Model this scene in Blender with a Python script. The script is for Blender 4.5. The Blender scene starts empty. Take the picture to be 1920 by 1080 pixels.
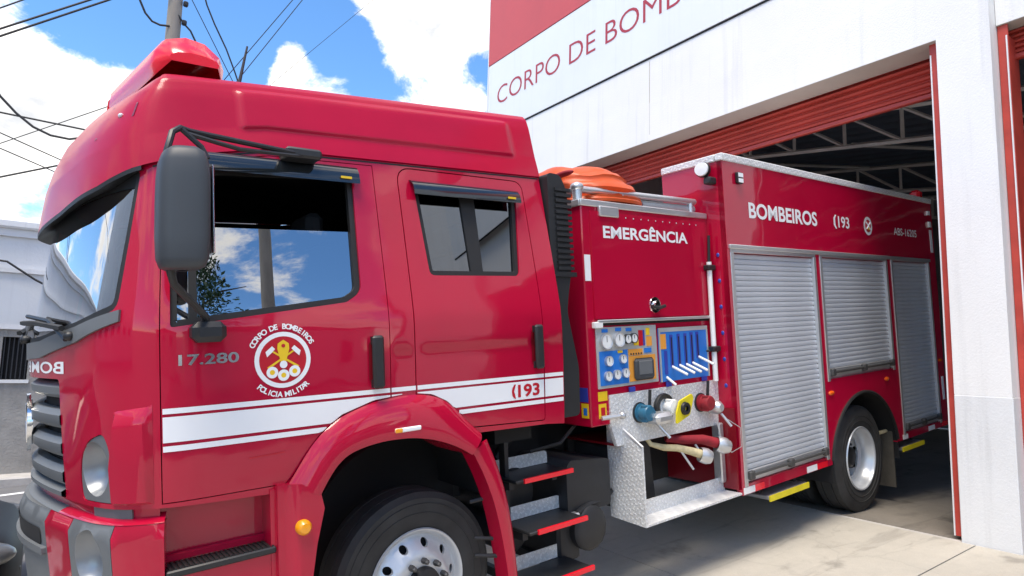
import bpy, math, random
import numpy as np
from mathutils import Vector, Matrix
from mathutils.geometry import delaunay_2d_cdt
R = math.radians
random.seed(7)
SC = bpy.context.scene
COL = SC.collection

# ------------------------------------------------------------------ camera
CAMZ = 1.404
cam = bpy.data.cameras.new('camera'); cam.lens = 22.5; cam.sensor_width = 36; cam.clip_end = 3000; cam.clip_start = .05
co = bpy.data.objects.new('camera', cam); COL.objects.link(co)
RB = ((.8182, .0838, .5688), (-.5744, .0776, .8149), (.0242, -.9935, .1116))   # world from camera (right, down, forward)
co.matrix_world = Matrix(((RB[0][0], -RB[0][1], -RB[0][2], 0), (RB[1][0], -RB[1][1], -RB[1][2], 0),
                          (RB[2][0], -RB[2][1], -RB[2][2], CAMZ), (0, 0, 0, 1)))
SC.camera = co

# ------------------------------------------------------------------ exposure, sky, sun
SC.view_settings.view_transform = 'Standard'; SC.view_settings.look = 'None'
SC.view_settings.exposure = 1.6; SC.view_settings.gamma = 1
SC.view_settings.use_white_balance = True; SC.view_settings.white_balance_temperature = 7100; SC.view_settings.white_balance_tint = 10
SC.cycles.use_denoising = True
SC.cycles.max_bounces = 7; SC.cycles.transparent_max_bounces = 12
TOSUN = Vector((-.34, -.18, .92)).normalized()
sun = bpy.data.lights.new('sun', 'SUN'); sun.energy = 1.5; sun.angle = R(28); sun.color = (1, .94, .85)
so = bpy.data.objects.new('sun', sun); COL.objects.link(so); so.location = (0, 0, 30)
so.rotation_euler = TOSUN.to_track_quat('Z', 'Y').to_euler()

W = bpy.data.worlds.new('World'); SC.world = W; W.use_nodes = True
W.cycles.sampling_method = 'MANUAL'; W.cycles.sample_map_resolution = 512
nt = W.node_tree; nt.nodes.clear()
def N(t, typ, **kw):
    n = t.nodes.new(typ)
    for k, v in kw.items():
        if k.startswith('i_'):
            key = k[2:]; key = int(key) if key.isdigit() else key
            n.inputs[key].default_value = v
        else: setattr(n, k, v)
    return n
def math_(t, op, a, b=None, c=None, clamp=False):
    n = t.nodes.new('ShaderNodeMath'); n.operation = op; n.use_clamp = clamp
    for i, s in enumerate((a, b, c)):
        if s is None: continue
        if hasattr(s, 'is_linked') or hasattr(s, 'links'): t.links.new(s, n.inputs[i])
        else: n.inputs[i].default_value = s
    return n.outputs[0]
sky = N(nt, 'ShaderNodeTexSky', sky_type='NISHITA', sun_disc=False)
sky.sun_elevation = math.asin(TOSUN.z); sky.sun_rotation = math.atan2(TOSUN.x, TOSUN.y)
sky.air_density = 1.0; sky.dust_density = .2; sky.ozone_density = 4; sky.altitude = 1500
bg = N(nt, 'ShaderNodeBackground'); bg.inputs[1].default_value = .115
tc = N(nt, 'ShaderNodeTexCoord')
nrm = N(nt, 'ShaderNodeVectorMath', operation='NORMALIZE'); nt.links.new(tc.outputs['Generated'], nrm.inputs[0])
# clouds: wide masses where the photograph has them and broken fields all round, edges from fractal noise
def pixdir(px, py):
    c = Vector(((px - 960) / 1200, (py - 540) / 1200, 1))
    return Vector([sum(RB[i][j] * c[j] for j in range(3)) for i in range(3)]).normalized()
sep = N(nt, 'ShaderNodeSeparateXYZ'); nt.links.new(nrm.outputs[0], sep.inputs[0])
n1 = N(nt, 'ShaderNodeTexNoise', i_Scale=5.0, i_Detail=10.0, i_Roughness=.66, i_Distortion=.3)
mp = N(nt, 'ShaderNodeMapping'); mp.inputs['Scale'].default_value = (1, 1, 1.7); mp.inputs['Location'].default_value = (5.3, 2.2, 1.1)
nt.links.new(nrm.outputs[0], mp.inputs[0]); nt.links.new(mp.outputs[0], n1.inputs['Vector'])
n0 = N(nt, 'ShaderNodeTexNoise', i_Scale=2.1, i_Detail=3.0, i_Roughness=.5)
nt.links.new(mp.outputs[0], n0.inputs['Vector'])
bias = math_(nt, 'MULTIPLY_ADD', n0.outputs[0], .9, -.41)
for (px, py, s, a) in ((90, 190, .15, .24), (0, 330, .15, .24), (230, 210, .09, .12), (520, 110, .055, .26), (545, 75, .04, .2), (785, 40, .08, .24), (720, 20, .06, .12),
                       (885, 40, .05, .12), (905, 130, .035, -.2), (860, 205, .05, .24), (640, 150, .03, .10), (700, 300, .06, .1), (150, 20, .08, -.3), (480, 20, .08, -.3), (640, 60, .06, -.3),
                       (700, 180, .05, -.18), (400, 60, .08, -.25), (330, 20, .1, -.3), (120, 345, .05, -.26), (205, 245, .03, -.2), (40, 400, .03, -.15), (820, 150, .03, -.12)):
    d = pixdir(px, py)
    vd = N(nt, 'ShaderNodeVectorMath', operation='DISTANCE'); nt.links.new(nrm.outputs[0], vd.inputs[0]); vd.inputs[1].default_value = d
    q = math_(nt, 'MULTIPLY', vd.outputs['Value'], 1 / s); q = math_(nt, 'POWER', q, 2.0)
    q = math_(nt, 'MULTIPLY', q, -1.0); q = math_(nt, 'EXPONENT', q); q = math_(nt, 'MULTIPLY', q, a)
    bias = math_(nt, 'ADD', bias, q)
dens = math_(nt, 'ADD', n1.outputs[0], bias)
ramp = N(nt, 'ShaderNodeMapRange', interpolation_type='SMOOTHSTEP'); ramp.inputs['From Min'].default_value = .535; ramp.inputs['From Max'].default_value = .70
nt.links.new(dens, ramp.inputs['Value'])
fade = N(nt, 'ShaderNodeMapRange'); fade.inputs['From Min'].default_value = -.02; fade.inputs['From Max'].default_value = .06
nt.links.new(sep.outputs[2], fade.inputs['Value'])
amt = math_(nt, 'MULTIPLY', ramp.outputs[0], fade.outputs[0])
shade = N(nt, 'ShaderNodeMapRange'); shade.inputs['From Min'].default_value = .62; shade.inputs['From Max'].default_value = 1.0
shade.inputs['To Min'].default_value = 1; shade.inputs['To Max'].default_value = 0; nt.links.new(dens, shade.inputs['Value'])
ccol = N(nt, 'ShaderNodeMix', data_type='RGBA'); ccol.inputs[6].default_value = (2.3, 2.5, 2.85, 1); ccol.inputs[7].default_value = (5.4, 5.45, 5.55, 1)
n3 = N(nt, 'ShaderNodeTexNoise', i_Scale=9.0, i_Detail=6.0, i_Roughness=.55); nt.links.new(mp.outputs[0], n3.inputs['Vector'])
lit_ = N(nt, 'ShaderNodeMapRange', interpolation_type='SMOOTHSTEP'); lit_.inputs['From Min'].default_value = .43; lit_.inputs['From Max'].default_value = .68; nt.links.new(n3.outputs[0], lit_.inputs['Value'])
nt.links.new(math_(nt, 'MAXIMUM', shade.outputs[0], lit_.outputs[0]), ccol.inputs[0])
mixc = N(nt, 'ShaderNodeMix', data_type='RGBA')
hs_ = N(nt, 'ShaderNodeHueSaturation', i_Saturation=1.18, i_Value=1.0); nt.links.new(sky.outputs[0], hs_.inputs['Color'])
nt.links.new(amt, mixc.inputs[0]); nt.links.new(hs_.outputs[0], mixc.inputs[6]); nt.links.new(ccol.outputs[2], mixc.inputs[7])
nt.links.new(mixc.outputs[2], bg.inputs[0])
wo = N(nt, 'ShaderNodeOutputWorld'); nt.links.new(bg.outputs[0], wo.inputs[0])

# ------------------------------------------------------------------ materials
MAT = {}
def mat(name, col, rough=.5, metal=0., coat=0., noise=None, bump=None, spec=.5, coatr=.03, emit=None):
    """noise=(scale, amount[, stretch]) varies the colour; bump=(scale, strength, distance)"""
    m = bpy.data.materials.new(name); m.use_nodes = True; t = m.node_tree
    b = t.nodes['Principled BSDF']
    b.inputs['Base Color'].default_value = (*col, 1); b.inputs['Roughness'].default_value = rough; b.inputs['Metallic'].default_value = metal
    b.inputs['Specular IOR Level'].default_value = spec
    b.inputs['Coat Weight'].default_value = coat; b.inputs['Coat Roughness'].default_value = coatr
    tcn = None
    if noise or bump: tcn = N(t, 'ShaderNodeTexCoord')
    if noise:
        nz = N(t, 'ShaderNodeTexNoise', i_Scale=noise[0], i_Detail=6.0, i_Roughness=.6)
        mpn = N(t, 'ShaderNodeMapping')
        if len(noise) > 2: mpn.inputs['Scale'].default_value = noise[2]
        t.links.new(tcn.outputs['Object'], mpn.inputs[0]); t.links.new(mpn.outputs[0], nz.inputs['Vector'])
        mr = N(t, 'ShaderNodeMapRange'); mr.inputs['From Min'].default_value = .25; mr.inputs['From Max'].default_value = .75
        mr.inputs['To Min'].default_value = 1 - noise[1]; mr.inputs['To Max'].default_value = 1 + noise[1] * .6
        t.links.new(nz.outputs[0], mr.inputs['Value'])
        mx = N(t, 'ShaderNodeMix', data_type='RGBA', blend_type='MULTIPLY'); mx.inputs[0].default_value = 1; mx.inputs[6].default_value = (*col, 1)
        t.links.new(mr.outputs[0], mx.inputs[7]); t.links.new(mx.outputs[2], b.inputs['Base Color'])
        rr = N(t, 'ShaderNodeMapRange'); rr.inputs['To Min'].default_value = max(0, rough - .06); rr.inputs['To Max'].default_value = min(1, rough + .08)
        t.links.new(nz.outputs[0], rr.inputs['Value']); t.links.new(rr.outputs[0], b.inputs['Roughness'])
    if bump:
        nb = N(t, 'ShaderNodeTexNoise', i_Scale=bump[0], i_Detail=5.0, i_Roughness=.6); t.links.new(tcn.outputs['Object'], nb.inputs['Vector'])
        bp = N(t, 'ShaderNodeBump', i_Strength=bump[1], i_Distance=bump[2]); t.links.new(nb.outputs[0], bp.inputs['Height'])
        t.links.new(bp.outputs[0], b.inputs['Normal'])
    if emit:
        b.inputs['Emission Color'].default_value = (*col, 1); b.inputs['Emission Strength'].default_value = emit
    MAT[name] = m; return m

mat('red_paint', (.47, .001, .031), .5, 0, 1.0, noise=(1.3, .10), coatr=.025, spec=.12)
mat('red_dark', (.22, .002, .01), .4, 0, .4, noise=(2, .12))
mat('red_lens', (.90, .008, .025), .22, 0, .3)
mat('white_vinyl', (.88, .88, .88), .35, noise=(2.5, .04))
mat('red_vinyl', (.52, .005, .02), .35)
mat('yellow_vinyl', (.85, .55, .02), .4)
mat('yellow_paint', (.75, .62, .02), .45, noise=(8, .15))
mat('blue_vinyl', (.015, .18, .60), .35, noise=(9, .1))
mat('dark_blue', (.03, .05, .35), .4)
mat('black_plastic', (.018, .019, .021), .45, noise=(6, .2), bump=(260, .15, .002))
mat('smoke_acrylic', (.012, .016, .02), .08, 0, .6)
mat('rubber', (.014, .014, .014), .6, noise=(4, .2))
mat('tyre', (.034, .033, .032), .75, noise=(5, .55), bump=(90, .2, .003))
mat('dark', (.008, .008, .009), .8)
mat('chassis_black', (.022, .022, .024), .55, noise=(5, .35), bump=(30, .2, .004))
mat('grey_plastic', (.13, .14, .147), .48, noise=(4, .08), bump=(400, .12, .001))
mat('grey_mirror', (.045, .051, .058), .5, noise=(3, .08), bump=(400, .1, .001))
mat('silver_paint', (.55, .57, .59), .32, .35, .3, noise=(6, .08))
mat('reflector', (.72, .74, .76), .14, .85)
mat('lens_clear', (.85, .87, .88), .05, 0, 1)
mat('amber', (.95, .36, .01), .2, 0, .8)
mat('orange_lens', (.85, .12, .01), .2, 0, .8)
mat('aluminium', (.62, .63, .64), .36, .75, noise=(3, .1, (1, 1, 6)))
mat('shutter', (.60, .63, .67), .38, .3, noise=(2.2, .14, (1, 1, 9)))
mat('steel_nut', (.10, .10, .10), .5, .6)
mat('hub_black', (.015, .015, .016), .45, noise=(9, .3))
mat('white_rod', (.82, .82, .80), .35)
mat('chrome', (.75, .76, .77), .12, 1)
mat('orange_plastic', (.66, .085, .012), .42, noise=(3, .12), bump=(40, .1, .004))
mat('blue_cap', (.02, .13, .22), .4)
mat('hose', (.62, .52, .30), .8, noise=(20, .3))
mat('hose_red', (.30, .01, .02), .7, noise=(20, .3))
mat('cabin_fabric', (.012, .013, .016), .8)
mat('panel_grey', (.50, .51, .50), .4, .3, noise=(7, .12))
mat('gauge_white', (.85, .85, .83), .3)
mat('orange_vinyl', (.80, .33, .05), .45)
mat('wall_white', (.83, .82, .80), .75, noise=(1.1, .05), bump=(55, .3, .008))
mat('wall_grey', (.74, .745, .745), .7, noise=(1.4, .07), bump=(55, .3, .008))
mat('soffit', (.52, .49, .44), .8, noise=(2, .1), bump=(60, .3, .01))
mat('sign_white', (.78, .80, .81), .45, noise=(.7, .05))
mat('sign_red', (.60, .085, .09), .5, noise=(1.5, .08))
mat('letter_red', (.42, .035, .055), .5)
mat('door_red', (.50, .055, .038), .42, noise=(4, .25, (1, .3, 1)))
mat('truss_steel', (.58, .57, .53), .6, .2, noise=(4, .2))
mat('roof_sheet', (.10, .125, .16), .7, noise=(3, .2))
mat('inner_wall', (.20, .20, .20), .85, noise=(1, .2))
mat('far_white', (.70, .71, .72), .8, noise=(.8, .06), bump=(20, .3, .01))
mat('far_grey', (.33, .32, .30), .9, noise=(3, .25), bump=(25, .6, .02))
mat('bars', (.02, .022, .028), .6)
mat('kerb', (.50, .48, .45), .85, noise=(4, .2), bump=(30, .4, .01))
mat('asphalt', (.16, .16, .165), .9, noise=(2.2, .2), bump=(140, .6, .006))
mat('asphalt_dark', (.07, .07, .072), .9, noise=(2.2, .25), bump=(140, .6, .006))
mat('pole', (.30, .26, .22), .9, noise=(5, .25, (1, 1, .2)), bump=(30, .5, .01))
mat('wire', (.02, .02, .022), .7)
mat('leaf', (.030, .075, .022), .6, noise=(2, .4))
mat('bark', (.10, .075, .05), .9, noise=(6, .3))
mat('house_wall', (.66, .56, .45), .85, noise=(1, .08), bump=(20, .3, .01))
mat('house_wall2', (.72, .70, .66), .85, noise=(1, .08))
mat('roof_tile', (.38, .13, .07), .85, noise=(8, .3))
mat('car_paint', (.014, .015, .017), .55, 0, 0, spec=.2)
mat('mudflap', (.10, .085, .065), .85, noise=(6, .35))
mat('headlamp_glass', (.10, .105, .11), .3, .1, .2, spec=.3)
mat('lamp_bowl', (.27, .285, .30), .34, .55)
mat('red_roof', (.45, .001, .03), .5, 0, .5, noise=(1.7, .14), coatr=.16, spec=.1)

def sheet_metal(name):
    # pressed panels are never quite flat: a slow wobble in the clear coat, and a film of dust
    t = MAT[name].node_tree; bs = t.nodes['Principled BSDF']; tcn = N(t, 'ShaderNodeTexCoord')
    a = N(t, 'ShaderNodeTexNoise', i_Scale=3.2, i_Detail=1.5, i_Roughness=.4); t.links.new(tcn.outputs['Object'], a.inputs['Vector'])
    bp = N(t, 'ShaderNodeBump', i_Strength=.22, i_Distance=.02); t.links.new(a.outputs[0], bp.inputs['Height']); t.links.new(bp.outputs[0], bs.inputs['Coat Normal'])
    d = N(t, 'ShaderNodeTexNoise', i_Scale=7.0, i_Detail=8.0, i_Roughness=.7); t.links.new(tcn.outputs['Object'], d.inputs['Vector'])
    mr = N(t, 'ShaderNodeMapRange'); mr.inputs['From Min'].default_value = .35; mr.inputs['From Max'].default_value = .75; mr.inputs['To Min'].default_value = .015; mr.inputs['To Max'].default_value = .10
    t.links.new(d.outputs[0], mr.inputs['Value']); t.links.new(mr.outputs[0], bs.inputs['Coat Roughness'])
sheet_metal('red_paint')
def concrete(name, col, stain=.25):
    m = mat(name, col, .85); t = m.node_tree; b = t.nodes['Principled BSDF']
    tcn = N(t, 'ShaderNodeTexCoord')
    a = N(t, 'ShaderNodeTexNoise', i_Scale=.7, i_Detail=8.0, i_Roughness=.65); c = N(t, 'ShaderNodeTexNoise', i_Scale=9.0, i_Detail=8.0, i_Roughness=.7)
    g = N(t, 'ShaderNodeTexNoise', i_Scale=120.0, i_Detail=3.0)
    for n in (a, c, g): t.links.new(tcn.outputs['Object'], n.inputs['Vector'])
    s = math_(t, 'MULTIPLY_ADD', a.outputs[0], stain * 1.6, 1 - stain * .8); s2 = math_(t, 'MULTIPLY_ADD', c.outputs[0], stain * .9, 1 - stain * .45)
    s = math_(t, 'MULTIPLY', s, s2)
    o_ = N(t, 'ShaderNodeTexNoise', i_Scale=2.3, i_Detail=4.0, i_Roughness=.55); t.links.new(tcn.outputs['Object'], o_.inputs['Vector'])
    om = N(t, 'ShaderNodeMapRange', interpolation_type='SMOOTHSTEP'); om.inputs['From Min'].default_value = .60; om.inputs['From Max'].default_value = .74; om.inputs['To Min'].default_value = 1; om.inputs['To Max'].default_value = 1 - stain * 1.3
    t.links.new(o_.outputs[0], om.inputs['Value']); s = math_(t, 'MULTIPLY', s, om.outputs[0])
    wv = N(t, 'ShaderNodeTexNoise', i_Scale=1.6, i_Detail=6.0, i_Roughness=.6, i_Distortion=1.2); wm = N(t, 'ShaderNodeMapping'); wm.inputs['Scale'].default_value = (.5, 2.6, 1); wm.inputs['Rotation'].default_value = (0, 0, .12)
    t.links.new(tcn.outputs['Object'], wm.inputs[0]); t.links.new(wm.outputs[0], wv.inputs['Vector'])
    wr = N(t, 'ShaderNodeMapRange', interpolation_type='SMOOTHSTEP'); wr.inputs['From Min'].default_value = .52; wr.inputs['From Max'].default_value = .68; wr.inputs['To Min'].default_value = 1; wr.inputs['To Max'].default_value = 1 - stain * .8
    t.links.new(wv.outputs[0], wr.inputs['Value']); s = math_(t, 'MULTIPLY', s, wr.outputs[0])
    vo = N(t, 'ShaderNodeTexVoronoi', feature='DISTANCE_TO_EDGE', i_Scale=.55); dn = N(t, 'ShaderNodeTexNoise', i_Scale=3.0, i_Detail=5.0); t.links.new(tcn.outputs['Object'], dn.inputs['Vector'])
    dv = N(t, 'ShaderNodeVectorMath', operation='MULTIPLY_ADD'); t.links.new(dn.outputs['Color'], dv.inputs[0]); dv.inputs[1].default_value = (.35, .35, .35); t.links.new(tcn.outputs['Object'], dv.inputs[2]); t.links.new(dv.outputs[0], vo.inputs['Vector'])
    vc = N(t, 'ShaderNodeMapRange'); vc.inputs['From Min'].default_value = .0; vc.inputs['From Max'].default_value = .007; vc.inputs['To Min'].default_value = .9; t.links.new(vo.outputs['Distance'], vc.inputs['Value']); s = math_(t, 'MULTIPLY', s, vc.outputs[0])
    g2 = math_(t, 'MULTIPLY_ADD', g.outputs[0], .3, .85); s = math_(t, 'MULTIPLY', s, g2)
    mx = N(t, 'ShaderNodeMix', data_type='RGBA', blend_type='MULTIPLY'); mx.inputs[0].default_value = 1; mx.inputs[6].default_value = (*col, 1)
    t.links.new(s, mx.inputs[7]); t.links.new(mx.outputs[2], b.inputs['Base Color'])
    h = math_(t, 'MULTIPLY_ADD', g.outputs[0], .5, c.outputs[0])
    bp = N(t, 'ShaderNodeBump', i_Strength=.35, i_Distance=.01); t.links.new(h, bp.inputs['Height']); t.links.new(bp.outputs[0], b.inputs['Normal'])
    return m
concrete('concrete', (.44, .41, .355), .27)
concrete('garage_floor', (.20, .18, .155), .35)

def weather(name, amount):
    t = MAT[name].node_tree; bs = t.nodes['Principled BSDF']; src = bs.inputs['Base Color'].links[0].from_socket
    tcn = N(t, 'ShaderNodeTexCoord'); mpn = N(t, 'ShaderNodeMapping'); mpn.inputs['Scale'].default_value = (5, 5, .22)
    nz = N(t, 'ShaderNodeTexNoise', i_Scale=1.5, i_Detail=7.0, i_Roughness=.65); t.links.new(tcn.outputs['Object'], mpn.inputs[0]); t.links.new(mpn.outputs[0], nz.inputs['Vector'])
    mr = N(t, 'ShaderNodeMapRange', interpolation_type='SMOOTHSTEP'); mr.inputs['From Min'].default_value = .5; mr.inputs['From Max'].default_value = .78; mr.inputs['To Min'].default_value = 1; mr.inputs['To Max'].default_value = 1 - amount
    t.links.new(nz.outputs[0], mr.inputs['Value'])
    mx = N(t, 'ShaderNodeMix', data_type='RGBA', blend_type='MULTIPLY'); mx.inputs[0].default_value = 1; t.links.new(src, mx.inputs[6]); t.links.new(mr.outputs[0], mx.inputs[7]); t.links.new(mx.outputs[2], bs.inputs['Base Color'])
weather('wall_white', .14); weather('wall_grey', .18); weather('far_white', .08); weather('far_grey', .35); weather('sign_white', .07)
def diamond(name):
    m = mat(name, (.62, .63, .63), .38, .12); t = m.node_tree; b = t.nodes['Principled BSDF']
    tcn = N(t, 'ShaderNodeTexCoord'); sp = N(t, 'ShaderNodeSeparateXYZ'); t.links.new(tcn.outputs['Object'], sp.inputs[0])
    # five-bar style lozenges from two crossed sine fields, on whichever plane the sheet lies in
    uu = math_(t, 'ADD', sp.outputs[0], sp.outputs[1]); vv = math_(t, 'MULTIPLY_ADD', sp.outputs[1], .55, sp.outputs[2])
    def fld(ax, ay, sgn):
        k = 2 * math.pi / .05
        p = math_(t, 'MULTIPLY', math_(t, 'MULTIPLY_ADD', vv, sgn, uu), k * .5); p = math_(t, 'SINE', math_(t, 'ADD', p, ax))
        q = math_(t, 'MULTIPLY', math_(t, 'MULTIPLY_ADD', vv, -sgn, uu), k); q = math_(t, 'SINE', math_(t, 'ADD', q, ay))
        return math_(t, 'MULTIPLY', p, q)
    h = math_(t, 'MAXIMUM', fld(0, 0, 1.), fld(1.57, 1.2, -1.))
    mr = N(t, 'ShaderNodeMapRange', interpolation_type='SMOOTHSTEP'); mr.inputs['From Min'].default_value = .35; mr.inputs['From Max'].default_value = .75
    t.links.new(h, mr.inputs['Value'])
    bp = N(t, 'ShaderNodeBump', i_Strength=.8, i_Distance=.004); t.links.new(mr.outputs[0], bp.inputs['Height']); t.links.new(bp.outputs[0], b.inputs['Normal'])
    nz = N(t, 'ShaderNodeTexNoise', i_Scale=6.0, i_Detail=5.0); t.links.new(tcn.outputs['Object'], nz.inputs['Vector'])
    s = math_(t, 'MULTIPLY_ADD', mr.outputs[0], .16, .78); s = math_(t, 'MULTIPLY', s, math_(t, 'MULTIPLY_ADD', nz.outputs[0], .5, .75))
    mx = N(t, 'ShaderNodeMix', data_type='RGBA', blend_type='MULTIPLY'); mx.inputs[0].default_value = 1; mx.inputs[6].default_value = (.90, .90, .89, 1)
    t.links.new(s, mx.inputs[7]); t.links.new(mx.outputs[2], b.inputs['Base Color'])
diamond('diamond_plate')

def glass(name, tint, ior=1.5, add=0.):
    m = bpy.data.materials.new(name); m.use_nodes = True; t = m.node_tree; t.nodes.clear()
    tr = N(t, 'ShaderNodeBsdfTransparent'); tr.inputs[0].default_value = (*tint, 1)
    gl = N(t, 'ShaderNodeBsdfGlossy'); gl.inputs['Roughness'].default_value = .005; gl.inputs[0].default_value = (.95, .97, 1, 1)
    fr = N(t, 'ShaderNodeFresnel', i_IOR=ior); a = math_(t, 'MULTIPLY_ADD', fr.outputs[0], 1.0, add, clamp=True)
    mx = N(t, 'ShaderNodeMixShader'); t.links.new(a, mx.inputs[0]); t.links.new(tr.outputs[0], mx.inputs[1]); t.links.new(gl.outputs[0], mx.inputs[2])
    o = N(t, 'ShaderNodeOutputMaterial'); t.links.new(mx.outputs[0], o.inputs[0]); MAT[name] = m
glass('window_glass', (.20, .24, .24), 1.9, .28)
glass('tinted_glass', (.10, .11, .12), 1.7, .10)
glass('windscreen_glass', (.45, .52, .50), 1.75, .34)

# ------------------------------------------------------------------ mesh helpers
def link(ob, parent=None):
    COL.objects.link(ob)
    if parent is not None: ob.parent = parent
    return ob
def tag(o, label=None, cat=None, group=None, kind=None):
    if label: o['label'] = label
    if cat: o['category'] = cat
    if group: o['group'] = group
    if kind: o['kind'] = kind
    return o
def empty(name, label, cat, loc=(0, 0, 0), group=None):
    o = bpy.data.objects.new(name, None); o.empty_display_size = .2; o.location = loc; link(o); return tag(o, label, cat, group)
def V(*a): return Vector(a)
class MB:
    def __init__(s): s.v = []; s.f = []
    def add(s, vs, fs):
        b = len(s.v); s.v += [tuple(p) for p in vs]; s.f += [tuple(b + i for i in f) for f in fs]; return s
    def box(s, x0, x1, y0, y1, z0, z1, c=0.):
        if c <= 0:
            vs = [(x, y, z) for x in (x0, x1) for y in (y0, y1) for z in (z0, z1)]
            return s.add(vs, [(0, 1, 3, 2), (4, 6, 7, 5), (0, 4, 5, 1), (2, 3, 7, 6), (0, 2, 6, 4), (1, 5, 7, 3)])
        vs = []; idx = {}
        for ix, x in enumerate((x0, x1)):
            for iy, y in enumerate((y0, y1)):
                for iz, z in enumerate((z0, z1)):
                    sx, sy, sz = (1, -1)[ix] * c, (1, -1)[iy] * c, (1, -1)[iz] * c
                    for k, p in enumerate(((x, y + sy, z + sz), (x + sx, y, z + sz), (x + sx, y + sy, z))):
                        idx[ix, iy, iz, k] = len(vs); vs.append(p)
        fs = []
        for ix in (0, 1):
            fs.append([idx[ix, a, b, 0] for a, b in ((0, 0), (1, 0), (1, 1), (0, 1))]); fs.append([idx[a, ix, b, 1] for a, b in ((0, 0), (1, 0), (1, 1), (0, 1))]); fs.append([idx[a, b, ix, 2] for a, b in ((0, 0), (1, 0), (1, 1), (0, 1))])
        for a in (0, 1):
            for b in (0, 1):
                fs.append([idx[a, b, 0, 0], idx[a, b, 1, 0], idx[a, b, 1, 1], idx[a, b, 0, 1]])
                fs.append([idx[a, 0, b, 0], idx[a, 1, b, 0], idx[a, 1, b, 2], idx[a, 0, b, 2]])
                fs.append([idx[0, a, b, 1], idx[1, a, b, 1], idx[1, a, b, 2], idx[0, a, b, 2]])
                for d in (0, 1): fs.append([idx[a, b, d, 0], idx[a, b, d, 1], idx[a, b, d, 2]])
        return s.add(vs, fs)
    def prism(s, poly, fn, a0, a1):
        """poly of 2D points, fn(p, q, a) -> 3D, extruded from a0 to a1"""
        n = len(poly)
        vs = [fn(p, q, a0) for p, q in poly] + [fn(p, q, a1) for p, q in poly]
        return s.add(vs, [tuple(range(n))[::-1], tuple(range(n, 2 * n))] + [(i, (i + 1) % n, n + (i + 1) % n, n + i) for i in range(n)])
    def tube(s, pts, r, n=8, cap=True, closed=False):
        pts = [Vector(p) for p in pts]; rs = r if isinstance(r, (list, tuple)) else [r] * len(pts)
        up = None; rings = []; m = len(pts)
        for i, p in enumerate(pts):
            if closed: t = pts[(i + 1) % m] - pts[i - 1]
            else: t = pts[min(i + 1, m - 1)] - pts[max(i - 1, 0)]
            t.normalize()
            if up is None: up = Vector((0, 0, 1)) if abs(t.z) < .9 else Vector((1, 0, 0))
            a = t.cross(up)
            if a.length < 1e-5: a = t.orthogonal()
            a.normalize(); up = a.cross(t).normalized()
            rings.append([p + (a * math.cos(2 * math.pi * k / n) + up * math.sin(2 * math.pi * k / n)) * rs[i] for k in range(n)])
        vs = [q for rg in rings for q in rg]; fs = []
        for i in range(m if closed else m - 1):
            j = (i + 1) % m
            for k in range(n): fs.append((i * n + k, i * n + (k + 1) % n, j * n + (k + 1) % n, j * n + k))
        if cap and not closed: fs += [tuple(range(n))[::-1], tuple((m - 1) * n + k for k in range(n))]
        return s.add(vs, fs)
    def lathe(s, prof, o=(0, 0, 0), ax=(0, 1, 0), n=32, closed=False):
        """prof of (radius, along-axis) points"""
        o = Vector(o); ax = Vector(ax).normalized(); e1 = ax.orthogonal().normalized(); e2 = ax.cross(e1)
        vs = [o + ax * h + (e1 * math.cos(2 * math.pi * k / n) + e2 * math.sin(2 * math.pi * k / n)) * max(r, 1e-5) for r, h in prof for k in range(n)]
        m = len(prof); fs = []
        for i in range(m if closed else m - 1):
            j = (i + 1) % m
            for k in range(n): fs.append((i * n + k, i * n + (k + 1) % n, j * n + (k + 1) % n, j * n + k))
        return s.add(vs, fs)
    def cyl(s, a, b, r, n=16, r2=None):
        return s.tube([a, b], [r, r if r2 is None else r2], n)
    def ball(s, c, rx, ry, rz, n=12, m=8):
        vs = []; 
        for i in range(m + 1):
            th = math.pi * i / m
            for k in range(n):
                ph = 2 * math.pi * k / n; vs.append((c[0] + rx * max(math.sin(th), 1e-4) * math.cos(ph), c[1] + ry * max(math.sin(th), 1e-4) * math.sin(ph), c[2] + rz * math.cos(th)))
        return s.add(vs, [(i * n + k, i * n + (k + 1) % n, (i + 1) * n + (k + 1) % n, (i + 1) * n + k) for i in range(m) for k in range(n)])
    def grid(s, rows):
        n = len(rows[0]); b = [p for r in rows for p in r]
        return s.add(b, [(i * n + k, i * n + k + 1, (i + 1) * n + k + 1, (i + 1) * n + k) for i in range(len(rows) - 1) for k in range(n - 1)])
    def mesh(s, name, m, smooth=40):
        me = bpy.data.meshes.new(name); me.from_pydata(s.v, [], s.f); me.materials.append(MAT[m])
        if smooth:
            me.polygons.foreach_set('use_smooth', [True] * len(me.polygons)); me.set_sharp_from_angle(angle=R(smooth))
        me.update(); return me
    def build(s, name, m, parent=None, smooth=40):
        return link(bpy.data.objects.new(name, s.mesh(name, m, smooth)), parent)
def inst(name, me, parent=None, loc=(0, 0, 0), rot=None, scale=None):
    o = bpy.data.objects.new(name, me); o.location = loc
    if rot: o.rotation_euler = rot
    if scale: o.scale = scale
    return link(o, parent)
def bx(name, m, parent, *a, c=0.): return MB().box(*a, c=c).build(name, m, parent, smooth=0 if c == 0 else 30)

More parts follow.
